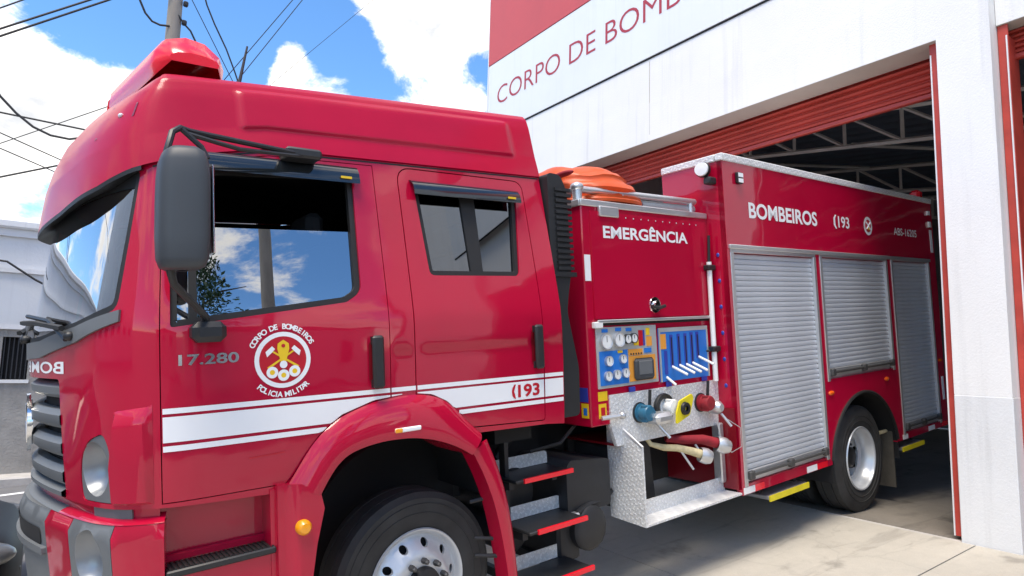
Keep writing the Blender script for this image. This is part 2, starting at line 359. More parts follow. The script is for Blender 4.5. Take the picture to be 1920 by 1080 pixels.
# 2D regions mapped on curved skins -----------------------------------------------------------------
def densify(poly, h):
    out = []
    for i, p in enumerate(poly):
        q = poly[(i + 1) % len(poly)]; d = math.hypot(q[0] - p[0], q[1] - p[1]); k = max(1, int(math.ceil(d / h)))
        out += [(p[0] + (q[0] - p[0]) * j / k, p[1] + (q[1] - p[1]) * j / k) for j in range(k)]
    return out
def rnd(poly, r, n=5):
    """round the corners of a polygon; r one radius or one per corner"""
    out = []; m = len(poly); rs = r if isinstance(r, (list, tuple)) else [r] * m
    for i in range(m):
        p = Vector(poly[i]); a = Vector(poly[i - 1]) - p; b = Vector(poly[(i + 1) % m]) - p
        la, lb = a.length, b.length; rr = rs[i]
        if rr <= 0: out.append(tuple(p)); continue
        t = min(rr, la * .45, lb * .45); A = p + a / la * t; B = p + b / lb * t
        for k in range(n + 1):
            s = k / n; out.append(tuple(A * (1 - s) ** 2 + p * 2 * s * (1 - s) + B * s * s))
    return out
def offset(poly, d):
    """grow a counter-clockwise or clockwise polygon outward by d (miter joints)"""
    m = len(poly); area = sum(poly[i][0] * poly[(i + 1) % m][1] - poly[(i + 1) % m][0] * poly[i][1] for i in range(m)); sg = 1 if area > 0 else -1
    out = []
    for i in range(m):
        p, a, b = Vector(poly[i]), Vector(poly[i - 1]), Vector(poly[(i + 1) % m])
        e1 = (p - a).normalized(); e2 = (b - p).normalized(); n1_ = Vector((e1.y, -e1.x)) * sg; n2_ = Vector((e2.y, -e2.x)) * sg
        bi = n1_ + n2_
        if bi.length < 1e-6: bi = n1_
        bi.normalize(); k = d / max(.35, bi.dot(n1_)); out.append(tuple(p + bi * k))
    return out
def inside(p, poly):
    x, y = p; c = False; j = len(poly) - 1
    for i in range(len(poly)):
        xi, yi = poly[i]; xj, yj = poly[j]
        if (yi > y) != (yj > y) and x < (xj - xi) * (y - yi) / (yj - yi) + xi: c = not c
        j = i
    return c
def region(outer, holes, fn, h=.06, hx=None, thick=.0, seam=None):
    """triangulated region with holes, laid on fn(a, b, depth); returns MB with analytic normals in .n"""
    hx = hx or h
    loops = [densify(outer, h)] + [densify(q, h * .8) for q in holes]
    pts = []; edges = []
    for lp in loops:
        b = len(pts); pts += lp; edges += [(b + i, b + (i + 1) % len(lp)) for i in range(len(lp))]
    na = len(pts); A = np.array(pts)
    x0, y0 = A.min(0); x1, y1 = A.max(0)
    for i in range(1, int((x1 - x0) / hx) + 1):
        for j in range(1, int((y1 - y0) / h) + 1):
            p = (x0 + i * hx, y0 + j * h)
            if inside(p, outer) and not any(inside(p, q) for q in holes):
                if np.min(np.sum((A - p) ** 2, 1)) > (min(h, hx) * .45) ** 2: pts.append(p)
    vv, ee, ff, _, _, _ = delaunay_2d_cdt([Vector(p) for p in pts], edges, [], 0, 1e-6)
    tri = []
    for f in ff:
        c = sum((vv[i] for i in f), Vector((0, 0))) / len(f)
        if inside(c, outer) and not any(inside(c, q) for q in holes): tri.append(tuple(f))
    m = MB(); e = 1e-3; nn = []
    P = [Vector(fn(p[0], p[1], 0.)) for p in vv]
    for p in vv:
        n = (Vector(fn(p[0] + e, p[1], 0.)) - Vector(fn(p[0] - e, p[1], 0.))).cross(Vector(fn(p[0], p[1] + e, 0.)) - Vector(fn(p[0], p[1] - e, 0.)))
        nn.append(n.normalized())
    m.add(P, tri); m.n = nn
    if thick:
        cnt = {}
        for f in tri:
            for i in range(len(f)):
                a, b = f[i], f[(i + 1) % len(f)]; cnt[(a, b)] = 1
        for (a, b) in list(cnt):
            if (b, a) not in cnt:
                pa, pb = vv[a], vv[b]
                q = [P[a], P[b], Vector(fn(pb[0], pb[1], thick)), Vector(fn(pa[0], pa[1], thick))]
                fnn = (q[2] - q[0]).cross(q[1] - q[0]).normalized()
                m.add(q, [(0, 3, 2, 1)]); m.n += [fnn] * 4
    return m
def skin(name, m, parent, outer, holes, fn, h=.06, hx=None, thick=0.):
    r = region(outer, holes, fn, h, hx, thick)
    me = bpy.data.meshes.new(name); me.from_pydata(r.v, [], r.f); me.materials.append(MAT[m])
    me.polygons.foreach_set('use_smooth', [True] * len(me.polygons))
    me.normals_split_custom_set_from_vertices([tuple(n) for n in r.n]); me.update()
    return link(bpy.data.objects.new(name, me), parent)

# lettering --------------------------------------------------------------------------------------------
_tc = {}
def glyphs(txt, bold=0., spacing=1.):
    key = (txt, bold, spacing)
    if key not in _tc:
        cu = bpy.data.curves.new('lettering', 'FONT'); cu.body = txt; cu.size = 1; cu.offset = bold; cu.space_character = spacing; cu.resolution_u = 4
        ob = bpy.data.objects.new('lettering', cu); COL.objects.link(ob)
        me = bpy.data.meshes.new_from_object(ob); v = [(p.co.x, p.co.y) for p in me.vertices]; f = [tuple(p.vertices) for p in me.polygons]
        bpy.data.objects.remove(ob); bpy.data.meshes.remove(me); bpy.data.curves.remove(cu); _tc[key] = (v, f)
    return _tc[key]
def lettering(txt, m, parent, fn, a0, a1, b0, cap, bold=.02, name='lettering', flip=False):
    """text fitted between a0 and a1 with its base line at b0 and capitals cap high, on fn(a, b)"""
    v, f = glyphs(txt, bold)
    xs = [p[0] for p in v]; x0, x1 = min(xs), max(xs); Hc, Hf = glyphs('H', bold)[0], 0
    h0, h1 = min(p[1] for p in Hc), max(p[1] for p in Hc)
    vs = [fn(a0 + (p[0] - x0) / (x1 - x0) * (a1 - a0), b0 + (p[1] - h0) / (h1 - h0) * cap) for p in v]
    return MB().add(vs, f).build(name, m, parent, smooth=0)
def arc_lettering(txt, m, parent, fn, ca, cb, r, cap, ang0, ang1, bold=.03, below=False):
    """letters set round a circle from ang0 to ang1 (degrees, measured at the letters' middles)"""
    mb = MB(); n = len(txt)
    hc = [p[1] for p in glyphs('H', bold)[0]]; s = cap / (max(hc) - min(hc))
    for i, ch in enumerate(txt):
        if ch == ' ': continue
        v, f = glyphs(ch, bold); xs = [p[0] for p in v]; xm = (min(xs) + max(xs)) / 2
        t = R(ang0 + (ang1 - ang0) * i / (n - 1)); c, sn = math.cos(t), math.sin(t); vs = []
        for p in v:
            px, py = (p[0] - xm) * s, p[1] * s
            if below: rad = r - py; tx, ty = -sn, c; ox = px
            else: rad = r + py; tx, ty = sn, -c; ox = px
            vs.append(fn(ca + c * rad + tx * ox, cb + sn * rad + ty * ox))
        mb.add(vs, f)
    return mb.build('lettering', m, parent, smooth=0)
# ================================================================== the fire truck (local: x to the rear, y inward from the near side, z up)
truck = empty('fire_truck', 'red crew-cab fire truck with white stripe half inside the open garage bay', 'fire truck', (.0247, 3.0271, -.5321))
truck.rotation_euler = (0, -.08605, .04704)
PATH = [(2.77, .03), (1.5, .03), (.75, .03), (.6, .032), (.5, .042), (.40, .085), (.32, .165), (.26, .28), (.195, .48), (.118, .8), (.062, 1.26)]
YC = 1.26
def _catmull(P, n=24):
    P = [np.array(p, float) for p in P]
    P = [2 * P[0] - P[1]] + P + [np.array((P[-2][0], 2 * YC - P[-2][1]))]
    out = []
    for i in range(1, len(P) - 2):
        p0, p1, p2, p3 = P[i - 1:i + 3]
        t0 = 0.; t1 = np.linalg.norm(p1 - p0) ** .5; t2 = t1 + np.linalg.norm(p2 - p1) ** .5; t3 = t2 + np.linalg.norm(p3 - p2) ** .5
        for t in np.linspace(t1, t2, n, endpoint=False):
            a1 = (t1 - t) / (t1 - t0) * p0 + (t - t0) / (t1 - t0) * p1; a2 = (t2 - t) / (t2 - t1) * p1 + (t - t1) / (t2 - t1) * p2; a3 = (t3 - t) / (t3 - t2) * p2 + (t - t2) / (t3 - t2) * p3
            b1 = (t2 - t) / (t2 - t0) * a1 + (t - t0) / (t2 - t0) * a2; b2 = (t3 - t) / (t3 - t1) * a2 + (t - t1) / (t3 - t1) * a3
            out.append((t2 - t) / (t2 - t1) * b1 + (t - t1) / (t2 - t1) * b2)
    out.append(P[-2]); return np.array(out)
_h = _catmull(PATH); _full = np.vstack([_h, np.c_[_h[-2::-1, 0], 2 * YC - _h[-2::-1, 1]]])
_s = np.r_[0, np.cumsum(np.linalg.norm(np.diff(_full, axis=0), axis=1))]
_ug = np.linspace(0, _s[-1], 1500); _px = np.interp(_ug, _s, _full[:, 0]); _py = np.interp(_ug, _s, _full[:, 1])
_k = np.ones(41) / 41
def _sm(v):
    e = np.r_[2 * v[0] - v[20:0:-1], v, 2 * v[-1] - v[-2:-22:-1]]; return np.convolve(e, _k, 'valid')
_px, _py = _sm(_px), _sm(_py)
_tx, _ty = np.gradient(_px), np.gradient(_py); _l = np.hypot(_tx, _ty); _nx, _ny = _sm(_ty / _l), _sm(-_tx / _l)
AC = 2.77 - _s[-1] / 2                      # parameter of the front centre line
def lin(x, pts): return float(np.interp(x, [p[0] for p in pts], [p[1] for p in pts]))
def sst(x, a, b):
    t = min(1, max(0, (x - a) / (b - a))); return t * t * (3 - 2 * t)
def tumble(z):
    t = (z - 1.98) / .92
    return 0. if t <= 0 else .17 * t * t / (t + .08)
def cabP(a, z, d=0.):
    """cab skin: a equals x on the near side and runs on round the front, z height, d depth below the skin"""
    u = 2.77 - a
    x, y, nx, ny = (float(np.interp(u, _ug, q)) for q in (_px, _py, _nx, _ny))
    k = math.hypot(nx, ny); aa = a if a > AC else 2 * AC - a
    ins = tumble(z) + d
    if z < 1.98: ins += .022 * ((z - 1.98) / .7) ** 2
    if aa > 1.2: ins += .006 * math.exp(-((z - 1.842) / .011) ** 2) * sst(aa, 1.45, 1.6)
    return (x + nx / k * ins, y + ny / k * ins, z)
def far(fn): 
    def g(a, z, d=0.):
        p = fn(a, z, d); return (p[0], 2 * YC - p[1], p[2])
    return g
def mir(poly): return [(2 * AC - a, z) for a, z in poly][::-1]
ARCH = [(.99, 1.24), (1.04, 1.28), (1.1, 1.365), (1.167, 1.45), (1.28, 1.53), (1.455, 1.583), (1.666, 1.60), (1.80, 1.58), (1.9, 1.53), (2.03, 1.40), (2.06, 1.372), (2.62, 1.345), (2.77, 1.32)]
arch = lambda x: lin(x, ARCH)
DRIP = [(-.9, 2.545), (-.3, 2.585), (.1, 2.65), (.3, 2.715), (.487, 2.755), (.6, 2.79), (1.0, 2.875), (2.77, 2.93)]
drip = lambda a: lin(a if a > AC else 2 * AC - a, DRIP)

fd = [(.487, 1.26), (1.0, 1.255)] + [(x, arch(x) + .008) for x in (1.04, 1.1, 1.167, 1.28, 1.36, 1.455, 1.552)] + [(1.552, 2.855), (1.0, 2.838), (.62, 2.762), (.487, 2.715)]
rd = [(x, arch(x) + .008) for x in (1.706, 1.80, 1.9, 2.03, 2.06, 2.607)] + [(2.607, 2.875), (1.706, 2.865)]
rd = rnd(rd, [0, 0, .03, .03, .02, .02, .07, .09])
fw = rnd([(.525, 2.0), (1.33, 2.10), (1.412, 2.15), (1.43, 2.79), (.74, 2.745), (.60, 2.70), (.525, 2.62)], [.015, .02, .06, .04, .05, .05, .03])
rw = rnd([(1.835, 2.245), (2.475, 2.25), (2.545, 2.77), (1.80, 2.77)], .035)
bot = [(x, arch(x) - .03) for x in (2.06, 2.03, 1.9, 1.80, 1.666, 1.455, 1.28, 1.167, 1.1, 1.04)]
bot = [(.40, 1.245), (.49, 1.24), (1.0, 1.215)] + bot[::-1] + [(2.62, 1.325), (2.77, 1.31)]       # rising a
half_top = [(2.77, 2.935), (1.0, 2.88), (.6, 2.80), (.487, 2.77), (.3, 2.76), (-.2, 2.76)]
outline = [(2 * AC - a, z) for a, z in bot[::-1]] + bot + half_top + [(2 * AC - a, z) for a, z in half_top[::-1]]
ws = [(.297, 2.085), (.02, 2.02), (-.45, 1.965), (AC, 1.955), (2 * AC + .45, 1.965), (2 * AC - .02, 2.02), (2 * AC - .297, 2.085), (2 * AC - .337, 2.715), (2 * AC - .1, 2.735), (AC, 2.735), (.1, 2.735), (.337, 2.715)]
ws = rnd(ws, [.05, .1, .1, .1, .1, .1, .05, .04, .05, .05, .05, .04], 3)
gr = rnd([(-.175, 1.245), (-.195, 1.79), (2 * AC + .195, 1.79), (2 * AC + .175, 1.245)], .03)
hl = [(a - .024, z) for a, z in ((.285, 1.265), (.27, 1.50), (.235, 1.565), (.12, 1.53), (.05, 1.46), (.028, 1.36), (.04, 1.265))]
hl = rnd(hl, [.02, .03, .03, .04, .04, .04, .03], 3)
g = .0065
holes = [offset(fd, g * .7), offset(rd, g), ws, gr, hl]
holes += [mir(offset(fd, g)), mir(offset(rd, g)), mir(hl)]
body = skin('cab_body', 'red_paint', truck, outline, holes, cabP, h=.07, hx=.045, thick=.045)

def door(poly, win, mapf, glass_poly, gm, name='cab_door'):
    d = skin(name, 'red_paint', truck, poly, [win], mapf, h=.07, hx=.07, thick=.04)
    skin('window_frame', 'rubber', d, offset(win, .002), [offset(win, -.028)], lambda a, z, t: mapf(a, z, t + .012), h=.05, thick=.03)
    skin('window_pane', gm, d, glass_poly, [], lambda a, z, t: mapf(a, z, t + .03), h=.1)
    return d
fglass = [p for p in offset(fw, -.02)]
low = [(.548, 2.02), (1.33, 2.115), (1.39, 2.16), (1.41, 2.475), (.56, 2.455)]
d1 = door(fd, fw, cabP, low, 'window_glass')
d2 = door(rd, rw, cabP, offset(rw, -.02), 'tinted_glass')
door(fd, fw, far(cabP), fglass, 'smoke_acrylic'); door(rd, rw, far(cabP), offset(rw, -.02), 'smoke_acrylic')
# divider and mirror mount strips in the windows
skin('window_divider', 'rubber', d2, [(2.13, 2.262), (2.215, 2.262), (2.225, 2.75), (2.12, 2.75)], [], lambda a, z, t: cabP(a, z, t + .02), thick=.02)
skin('window_divider', 'rubber', d1, [(.60, 2.03), (.635, 2.03), (.645, 2.70), (.62, 2.70)], [], lambda a, z, t: cabP(a, z, t + .018), thick=.02)
# dark linings that close the gaps behind the doors
for mp_ in (cabP, far(cabP)):
    skin('door_lining', 'cabin_fabric', truck, [(.46, 1.3), (1.0, 1.3), (1.2, 1.62), (1.95, 1.62), (2.1, 1.42), (2.7, 1.42), (2.7, 2.88), (1.0, 2.84), (.46, 2.74)],
         [offset(fw, -.012), offset(rw, -.012)], lambda a, z, t, m=mp_: m(a, z, t + .055), h=.12)
# windscreen, cowl
skin('windscreen', 'windscreen_glass', truck, offset(ws, -.006), [], lambda a, z, t: cabP(a, z, t + .012), h=.08, hx=.06)
skin('windscreen_seal', 'rubber', truck, offset(ws, .004), [offset(ws, -.03)], lambda a, z, t: cabP(a, z, t + .004), h=.05, thick=.02)
cw = [(.318, 2.035), (.02, 1.955), (-.45, 1.89), (AC, 1.875), (2 * AC + .45, 1.89), (2 * AC - .02, 1.955), (2 * AC - .318, 2.035), (2 * AC - .318, 2.085), (2 * AC - .02, 2.025), (2 * AC + .45, 1.97), (AC, 1.96), (-.45, 1.97), (.02, 2.025), (.318, 2.085)]
skin('cowl_panel', 'grey_plastic', truck, cw, [], lambda a, z, t: cabP(a, z, t - .012), h=.05, hx=.05, thick=.03)
# interior: floor, rear wall, dashboard, seats, wheel
bx('cab_floor', 'cabin_fabric', truck, .55, 2.68, .12, 2.40, 1.55, 1.6)
bx('rear_lining', 'cabin_fabric', truck, 2.66, 2.72, .25, 2.27, 1.5, 2.86)
MB().prism([(.34, 1.7), (.75, 1.7), (.78, 1.98), (.62, 2.06), (.36, 2.02)], lambda p, q, a: (p, a, q), .25, 2.27).build('dashboard', 'black_plastic', truck)
for (x, y) in ((1.25, .28), (1.25, 1.62), (2.2, .28), (2.2, 1.05), (2.2, 1.72)):
    s = MB().box(x, x + .14, y, y + .55, 1.75, 2.42, c=.04).box(x - .35, x + .05, y, y + .55, 1.68, 1.86, c=.04).build('seat', 'cabin_fabric', truck)
    MB().box(x + .02, x + .12, y + .13, y + .42, 2.45, 2.62, c=.03).build('headrest', 'cabin_fabric', s)
MB().tube([(.82 - .09 * math.sin(t), .55 + .22 * math.cos(t), 2.06 + .2 * math.sin(t)) for t in np.linspace(0, 2 * math.pi, 24, endpoint=False)], .016, 6, closed=True).build('steering_wheel', 'black_plastic', truck)
MB().prism([(2.02, .68), (2.02, 1.84), (2.05, 1.84), (2.05, .68)], lambda p, q, a: (a, q, p), .3, .31)
bx('headliner', 'cabin_fabric', truck, .75, 2.7, .26, 2.26, 2.86, 2.9)
# front face: grille, headlamps, badge ------------------------------------------------------------
skin('grille_backing', 'dark', truck, offset(gr, .01), [], lambda a, z, t: cabP(a, z, t + .07), h=.1, hx=.06)
for zc, hh, dp in ((1.735, .035, .012), (1.605, .042, .0), (1.475, .042, .0), (1.345, .042, .0), (1.27, .022, -.01)):
    rows = []
    aa = np.linspace(-.185, 2 * AC + .185, 60)
    for (dz, dd) in ((-hh, .06), (-hh, .012), (-hh * .5, -.006), (hh * .45, -.006), (hh, .02), (hh, .06)):
        rows.append([cabP(a, zc + dz, dd + dp) for a in aa])
    MB().grid(rows).build('grille_bar', 'grey_plastic', truck)
def badge(cx, cy, cz, r, parent):
    b = MB().lathe([(r * .8, -.012), (r * .8, 0), (r, -.006), (r * 1.0, .012), (r * .8, .012)], (cx, cy, cz), (-1, 0, 0), 32).build('badge', 'chrome', parent)
    MB().lathe([(.001, 0), (r * .82, 0)], (cx, cy, cz), (-1, 0, 0), 32).build('disc', 'black_plastic', b)
    for pts in (((-.42, .62), (0, .05), (.42, .62)), ((-.72, .2), (-.36, -.62), (0, .0), (.36, -.62), (.72, .2))):
        MB().tube([(cx - .006, cy + p * r, cz + q * r) for p, q in pts], r * .07, 6).build('stroke', 'chrome', b)
badge(.065, YC, 1.55, .15, truck)
for mp_ in (cabP, far(cabP)):
    ctr = (.13, 1.408); el = [(ctr[0] + .105 * math.cos(t), ctr[1] + .118 * math.sin(t)) for t in np.linspace(0, 2 * math.pi, 28, endpoint=False)]
    h_ = skin('headlamp', 'grey_plastic', truck, offset(hl, -.003), [el], lambda a, z, t, m=mp_: m(a, z, t + .004), h=.04, thick=.03)
    rows = []
    for (k, dd) in ((1.0, .004), (.95, .02), (.85, .045), (.65, .07), (.4, .085), (.02, .09)):
        rows.append([mp_(ctr[0] + .105 * k * math.cos(t), ctr[1] + .118 * k * math.sin(t), dd) for t in np.linspace(0, 2 * math.pi, 29)])
    MB().grid(rows).build('reflector_bowl', 'lamp_bowl', h_)
    # side repeater / air deflector lip above the headlamp corner
    rows = [[mp_(a + (.03 if z > 1.5 else 0) * (a < .3), z + (a - .3) * .1 * (z > 1.5), d * min(1, (a - .252) / .012, (.452 - a) / .03)) for a in (.252, .258, .264, .30, .34, .38, .42, .437, .452)] for z, d in ((1.662, .004), (1.650, -.006), (1.60, -.024), (1.585, -.026), (1.42, -.022), (1.275, -.018), (1.262, .004))]
    MB().grid(rows).build('corner_lip', 'red_paint', truck)
# lettering across the front above the grille
lettering('BOMBEIROS', 'white_vinyl', truck, lambda a, b: cabP(-.13 - a, b, -.002), 0, 1.45, 1.815, .055, .02)
# wipers
for a0 in (-.05, -.9):
    w = MB().tube([cabP(a0 + .03, 2.0 - .03, -.03), cabP(a0 - .2, 2.06, -.03), cabP(a0 - .62, 2.10, -.035)], .011, 6).build('wiper', 'black_plastic', truck)
    MB().tube([cabP(a0 + .02, 2.02, -.045), cabP(a0 - .35, 2.055, -.04), cabP(a0 - .75, 2.07, -.04)], .014, 5).build('blade', 'rubber', w)
    MB().ball(cabP(a0 + .03, 1.985, -.015), .026, .026, .022).build('pivot_cap', 'black_plastic', w)

# bumper -------------------------------------------------------------------------------------------
def bmp(a, z, d=0.):
    lift = .055 - .03 * sst(z, 1.13, 1.19) + .02 * sst(-abs(a - AC), -.7, -.2)
    return cabP(a, z, d - lift)
def bumper_piece(name, m, a1, a0, hole=None):
    z0, z1 = .62, 1.185
    return skin(name, m, truck, [(a0, z0), (a1, z0), (a1, z1), (a0, z1)], [hole] if hole else [], bmp, h=.05, hx=.04, thick=.08)
for sgn in (1, -1):
    A = (lambda a: a) if sgn > 0 else (lambda a: 2 * AC - a)
    lo = lambda p, q: (max(A(p), A(q)), min(A(p), A(q)))
    cc = (A(.135), 1.035); el = [(cc[0] + .105 * math.cos(t), cc[1] + .125 * math.sin(t)) for t in np.linspace(0, 2 * math.pi, 28, endpoint=False)]
    bumper_piece('bumper_corner', 'red_paint', *lo(.495, .288))
    fp = bumper_piece('fog_lamp_panel', 'grey_plastic', *lo(.285, -.025), hole=el)
    rows = []
    for (k, dd) in ((1.0, 0), (.95, .02), (.8, .05), (.5, .075), (.02, .085)):
        rows.append([bmp(cc[0] + .105 * k * math.cos(t), cc[1] + .125 * k * math.sin(t), dd) for t in np.linspace(0, 2 * math.pi, 29)])
    MB().grid(rows).build('fog_lamp', 'lamp_bowl', fp)
    bumper_piece('bumper_cheek', 'red_paint', *lo(-.028, -.30))
bumper_piece('bumper_centre', 'grey_plastic', -.303, 2 * AC + .303)
skin('bumper_slot', 'dark', truck, rnd([(-.36, 1.02), (2 * AC + .36, 1.02), (2 * AC + .36, 1.10), (-.36, 1.10)], .03), [], lambda a, z, t: bmp(a, z, t - .004), hx=.05)
skin('bumper_lip', 'grey_plastic', truck, rnd([(-.31, .985), (2 * AC + .31, .985), (2 * AC + .31, 1.02), (-.31, 1.02)], .01), [], lambda a, z, t: bmp(a, z, t - .02), hx=.05, thick=.04)
# ledge between bumper and cab
rows = []
aa = [a for a in np.linspace(.495, 2 * AC - .495, 90)]
for dd, z in ((-.028, 1.187), (-.01, 1.197), (.02, 1.205), (.05, 1.215)): rows.append([cabP(a, z, dd) for a in aa])
MB().grid([r[:24] for r in rows]).build('bumper_ledge', 'red_paint', truck); MB().grid([r[23:67] for r in rows]).build('bumper_ledge', 'grey_plastic', truck); MB().grid([r[66:] for r in rows]).build('bumper_ledge', 'red_paint', truck)
skin('cab_skirt', 'red_paint', truck, [(.47, 1.19), (2 * AC - .47, 1.19), (2 * AC - .47, 1.262), (.47, 1.262)], [], lambda a, z, t: cabP(a, z, t + .02), hx=.05)
skin('skirt_insert', 'grey_plastic', truck, [(.345, 1.2), (.345, 1.252), (.09, 1.252), (.09, 1.2)], [], lambda a, z, t: cabP(a, z, t + .010), hx=.04, thick=.02)

# roof -----------------------------------------------------------------------------------------------
ztop = lambda x: lin(x, [(.3, 3.20), (.62, 3.235), (1.2, 3.285), (2.77, 3.40)])
FR = [(0, 0, 0), (.15, .014, .15), (.3, .034, .33), (.45, .068, .52), (.6, .118, .70), (.75, .185, .85), (.88, .27, .95), (.95, .33, .985), (1, .40, 1)]
SD = [(0, 0, 0), (.12, .012, .1), (.3, .04, .3), (.5, .065, .52), (.7, .088, .73), (.85, .115, .89), (.93, .15, .965), (1, .22, 1)]
def roofP(a, f, d=0.):
    am = a if a > AC else 2 * AC - a
    w = sst(-am, -.52, .10)                        # 0 on the side, 1 across the front
    zb = drip(a)
    base = cabP(a, zb, -tumble(zb) * w - .012 + .048 * w)
    inw = np.array(cabP(a, zb, .1)) - np.array(cabP(a, zb, 0))
    inw = inw / np.linalg.norm(inw)
    i_s, z_s = lin(f, [(q[0], q[1]) for q in SD]), lin(f, [(q[0], q[2]) for q in SD])
    i_f, z_f = lin(f, [(q[0], q[1]) for q in FR]), lin(f, [(q[0], q[2]) for q in FR])
    ins = i_s * (1 - w) + i_f * w + d; zf = z_s * (1 - w) + z_f * w
    p = np.array(base) + inw * ins
    zt = ztop(p[0]); z = zb + (zt - zb) * zf
    emb = sst(am, .86, .90) * sst(-am, -2.60, -2.56) * sst(f, .26, .32) * sst(-f, -.80, -.74)
    p = p - inw * .014 * emb * (1 - w)
    # pocket lines: crease along the front brow
    return (float(p[0]), float(p[1]), float(z))
fs = np.r_[np.linspace(0, .24, 6), np.linspace(.27, .33, 5), np.linspace(.38, .72, 7), np.linspace(.75, .81, 5), np.linspace(.84, 1, 9)]
aa = np.r_[np.linspace(2.77, 2.62, 4), np.linspace(2.6, 2.55, 4), np.linspace(2.4, 1.0, 10), np.linspace(.91, .85, 5), np.linspace(.8, AC, 48)]
aa = np.r_[aa, (2 * AC - aa)[-2::-1]]
rows = [[roofP(a, f) for a in aa] for f in fs]
last = rows[-1]
for k in (.25, .5, .75, .97):
    r_ = []
    for p in last:
        cx, cy = min(2.77, max(1.1, p[0])), YC
        r_.append((p[0] + (cx - p[0]) * k, p[1] + (cy - p[1]) * k, p[2] + .045 * math.sin(k * math.pi / 2)))
    rows.append(r_)
def smooth_rows(rows): return rows
roof = MB().grid(rows).build('cab_roof', 'red_roof', truck, smooth=35)
# under the brow: dark sun visor from lip back to the screen
vis = [a for a in np.linspace(.36, 2 * AC - .36, 60)]
MB().grid([[roofP(a, 0.) for a in vis], [tuple(np.array(roofP(a, 0.)) + np.array((0, 0, -.02))) for a in vis], [cabP(a, drip(a) - .005 + .06 * sst(.30 - abs(a - AC) + .8, 0, .6), .03) for a in vis], [cabP(a, 2.74, .05) for a in vis]]).build('sun_visor', 'black_plastic', truck)
skin('visor_band', 'dark', truck, [(.35, 2.72), (2 * AC - .35, 2.72), (2 * AC - .3, 2.63), (AC, 2.61), (.3, 2.63)][::-1], [], lambda a, z, t: cabP(a, z, t + .008), hx=.06)
nb = [roofP(2.77, f) for f in fs]; lo_ = [cabP(2.77, z) for z in np.linspace(1.31, 2.92, 14)]
loop = lo_ + nb + [(p[0], 2 * YC - p[1], p[2]) for p in (lo_ + nb)[::-1]]
MB().add([(2.772, p[1], p[2]) for p in loop], [tuple(range(len(loop)))]).build('cab_rear_wall', 'red_dark', truck, smooth=0)
MB().grid([[(2.77, p[1], p[2]) for p in (lo_ + nb)], [(2.772, p[1], p[2]) for p in (lo_ + nb)]]).build('rear_edge', 'red_paint', truck)
# rubber drip seam under the roof edge
MB().tube([cabP(a, drip(a) - .014, .004) for a in np.r_[np.linspace(2.76, .42, 40)]], .007, 5).build('drip_seal', 'rubber', truck)
# marker pocket in the brow with its lamp
for k, am in enumerate((.10, 2 * AC - .10)):
    q = [roofP(am + da, f, -.003) for da, f in ((-.13, .40), (.14, .50), (.14, .62), (-.13, .66))]
    pk = MB().add(q, [(0, 1, 2, 3)]).build('marker_pocket', 'red_dark', truck, smooth=0)
    MB().ball(roofP(am + .02, .54, .002), .012, .02, .011).build('lens', 'lens_clear', pk)

# decals: stripes, number, maker figures, emblem --------------------------------------------------------
dec = lambda a, z, d=0.: cabP(a, z, d - .0025)
slope = lambda a, z, d=0.: cabP(a, z - .0085 * (a - .485), d - .0025)
def stripe(parent, x0, x1, zb, zt, m='white_vinyl'):
    xs = np.arange(x0, x1 + 1e-6, (x1 - x0) / max(2, int((x1 - x0) / .02)))
    low_ = [(x, max(zb, arch(x) + .012 + .0085 * (x - .485))) for x in xs]; ok = [p for p in low_ if p[1] < zt - .002]
    runs = []; cur = []
    for p in low_:
        if p[1] < zt - .002: cur.append(p)
        elif cur: runs.append(cur); cur = []
    if cur: runs.append(cur)
    for r_ in runs:
        if len(r_) > 2: skin('stripe', m, parent, r_ + [(r_[-1][0], zt), (r_[0][0], zt)], [], slope, h=.1)
for (x0, x1, pr) in ((.492, 1.548, d1), (1.556, 1.70, truck), (1.71, 2.603, d2), (2.612, 2.765, truck)):
    for zb, zt in ((1.634, 1.657), (1.513, 1.621), (1.474, 1.498)): stripe(pr, x0, x1, zb, zt)
dl = lambda a, b: cabP(a, b, -.0045)
lettering('193', 'red_vinyl', d2, dl, 2.395, 2.565, 1.512, .075, .03)
skin('phone_mark', 'red_vinyl', d2, [(2.365, 1.51), (2.378, 1.505), (2.372, 1.53), (2.365, 1.55), (2.372, 1.572), (2.38, 1.592), (2.366, 1.59), (2.352, 1.57), (2.348, 1.55), (2.352, 1.525)], [], lambda a, z, t: dl(a, z), h=.05)
lettering('17.280', 'chrome', d1, lambda a, b: cabP(a, b, -.006), .555, .80, 1.835, .046, .022)
EX, EZ, ER = .998, 1.832, .131
def disc(r0, r1, ex=0, ez=0, n=40): return [(EX + ex + r1 * math.cos(t), EZ + ez + r1 * math.sin(t)) for t in np.linspace(0, 2 * math.pi, n, endpoint=False)]
em = skin('emblem', 'white_vinyl', d1, disc(0, ER), [disc(0, ER * .84)], dec, h=.03)
skin('emblem_field', 'red_vinyl', em, disc(0, ER * .84), [], lambda a, z, t: cabP(a, z, -.002), h=.06)
dl2 = lambda a, z, t=0: cabP(a, z, -.0045 + t); dl3 = lambda a, z, t=0: cabP(a, z, -.006 + t)
for sg in (1, -1):
    skin('axe_handle', 'yellow_vinyl', em, [(EX - sg * .055, EZ + .04), (EX - sg * .05, EZ + .046), (EX + sg * .075, EZ - .032), (EX + sg * .068, EZ - .04)][::sg], [], dl2, h=.05)
    skin('axe_head', 'white_vinyl', em, [(EX - sg * .082, EZ + .040), (EX - sg * .052, EZ + .066), (EX - sg * .038, EZ + .052), (EX - sg * .055, EZ + .034), (EX - sg * .075, EZ + .016)][::sg], [], dl3, h=.05)
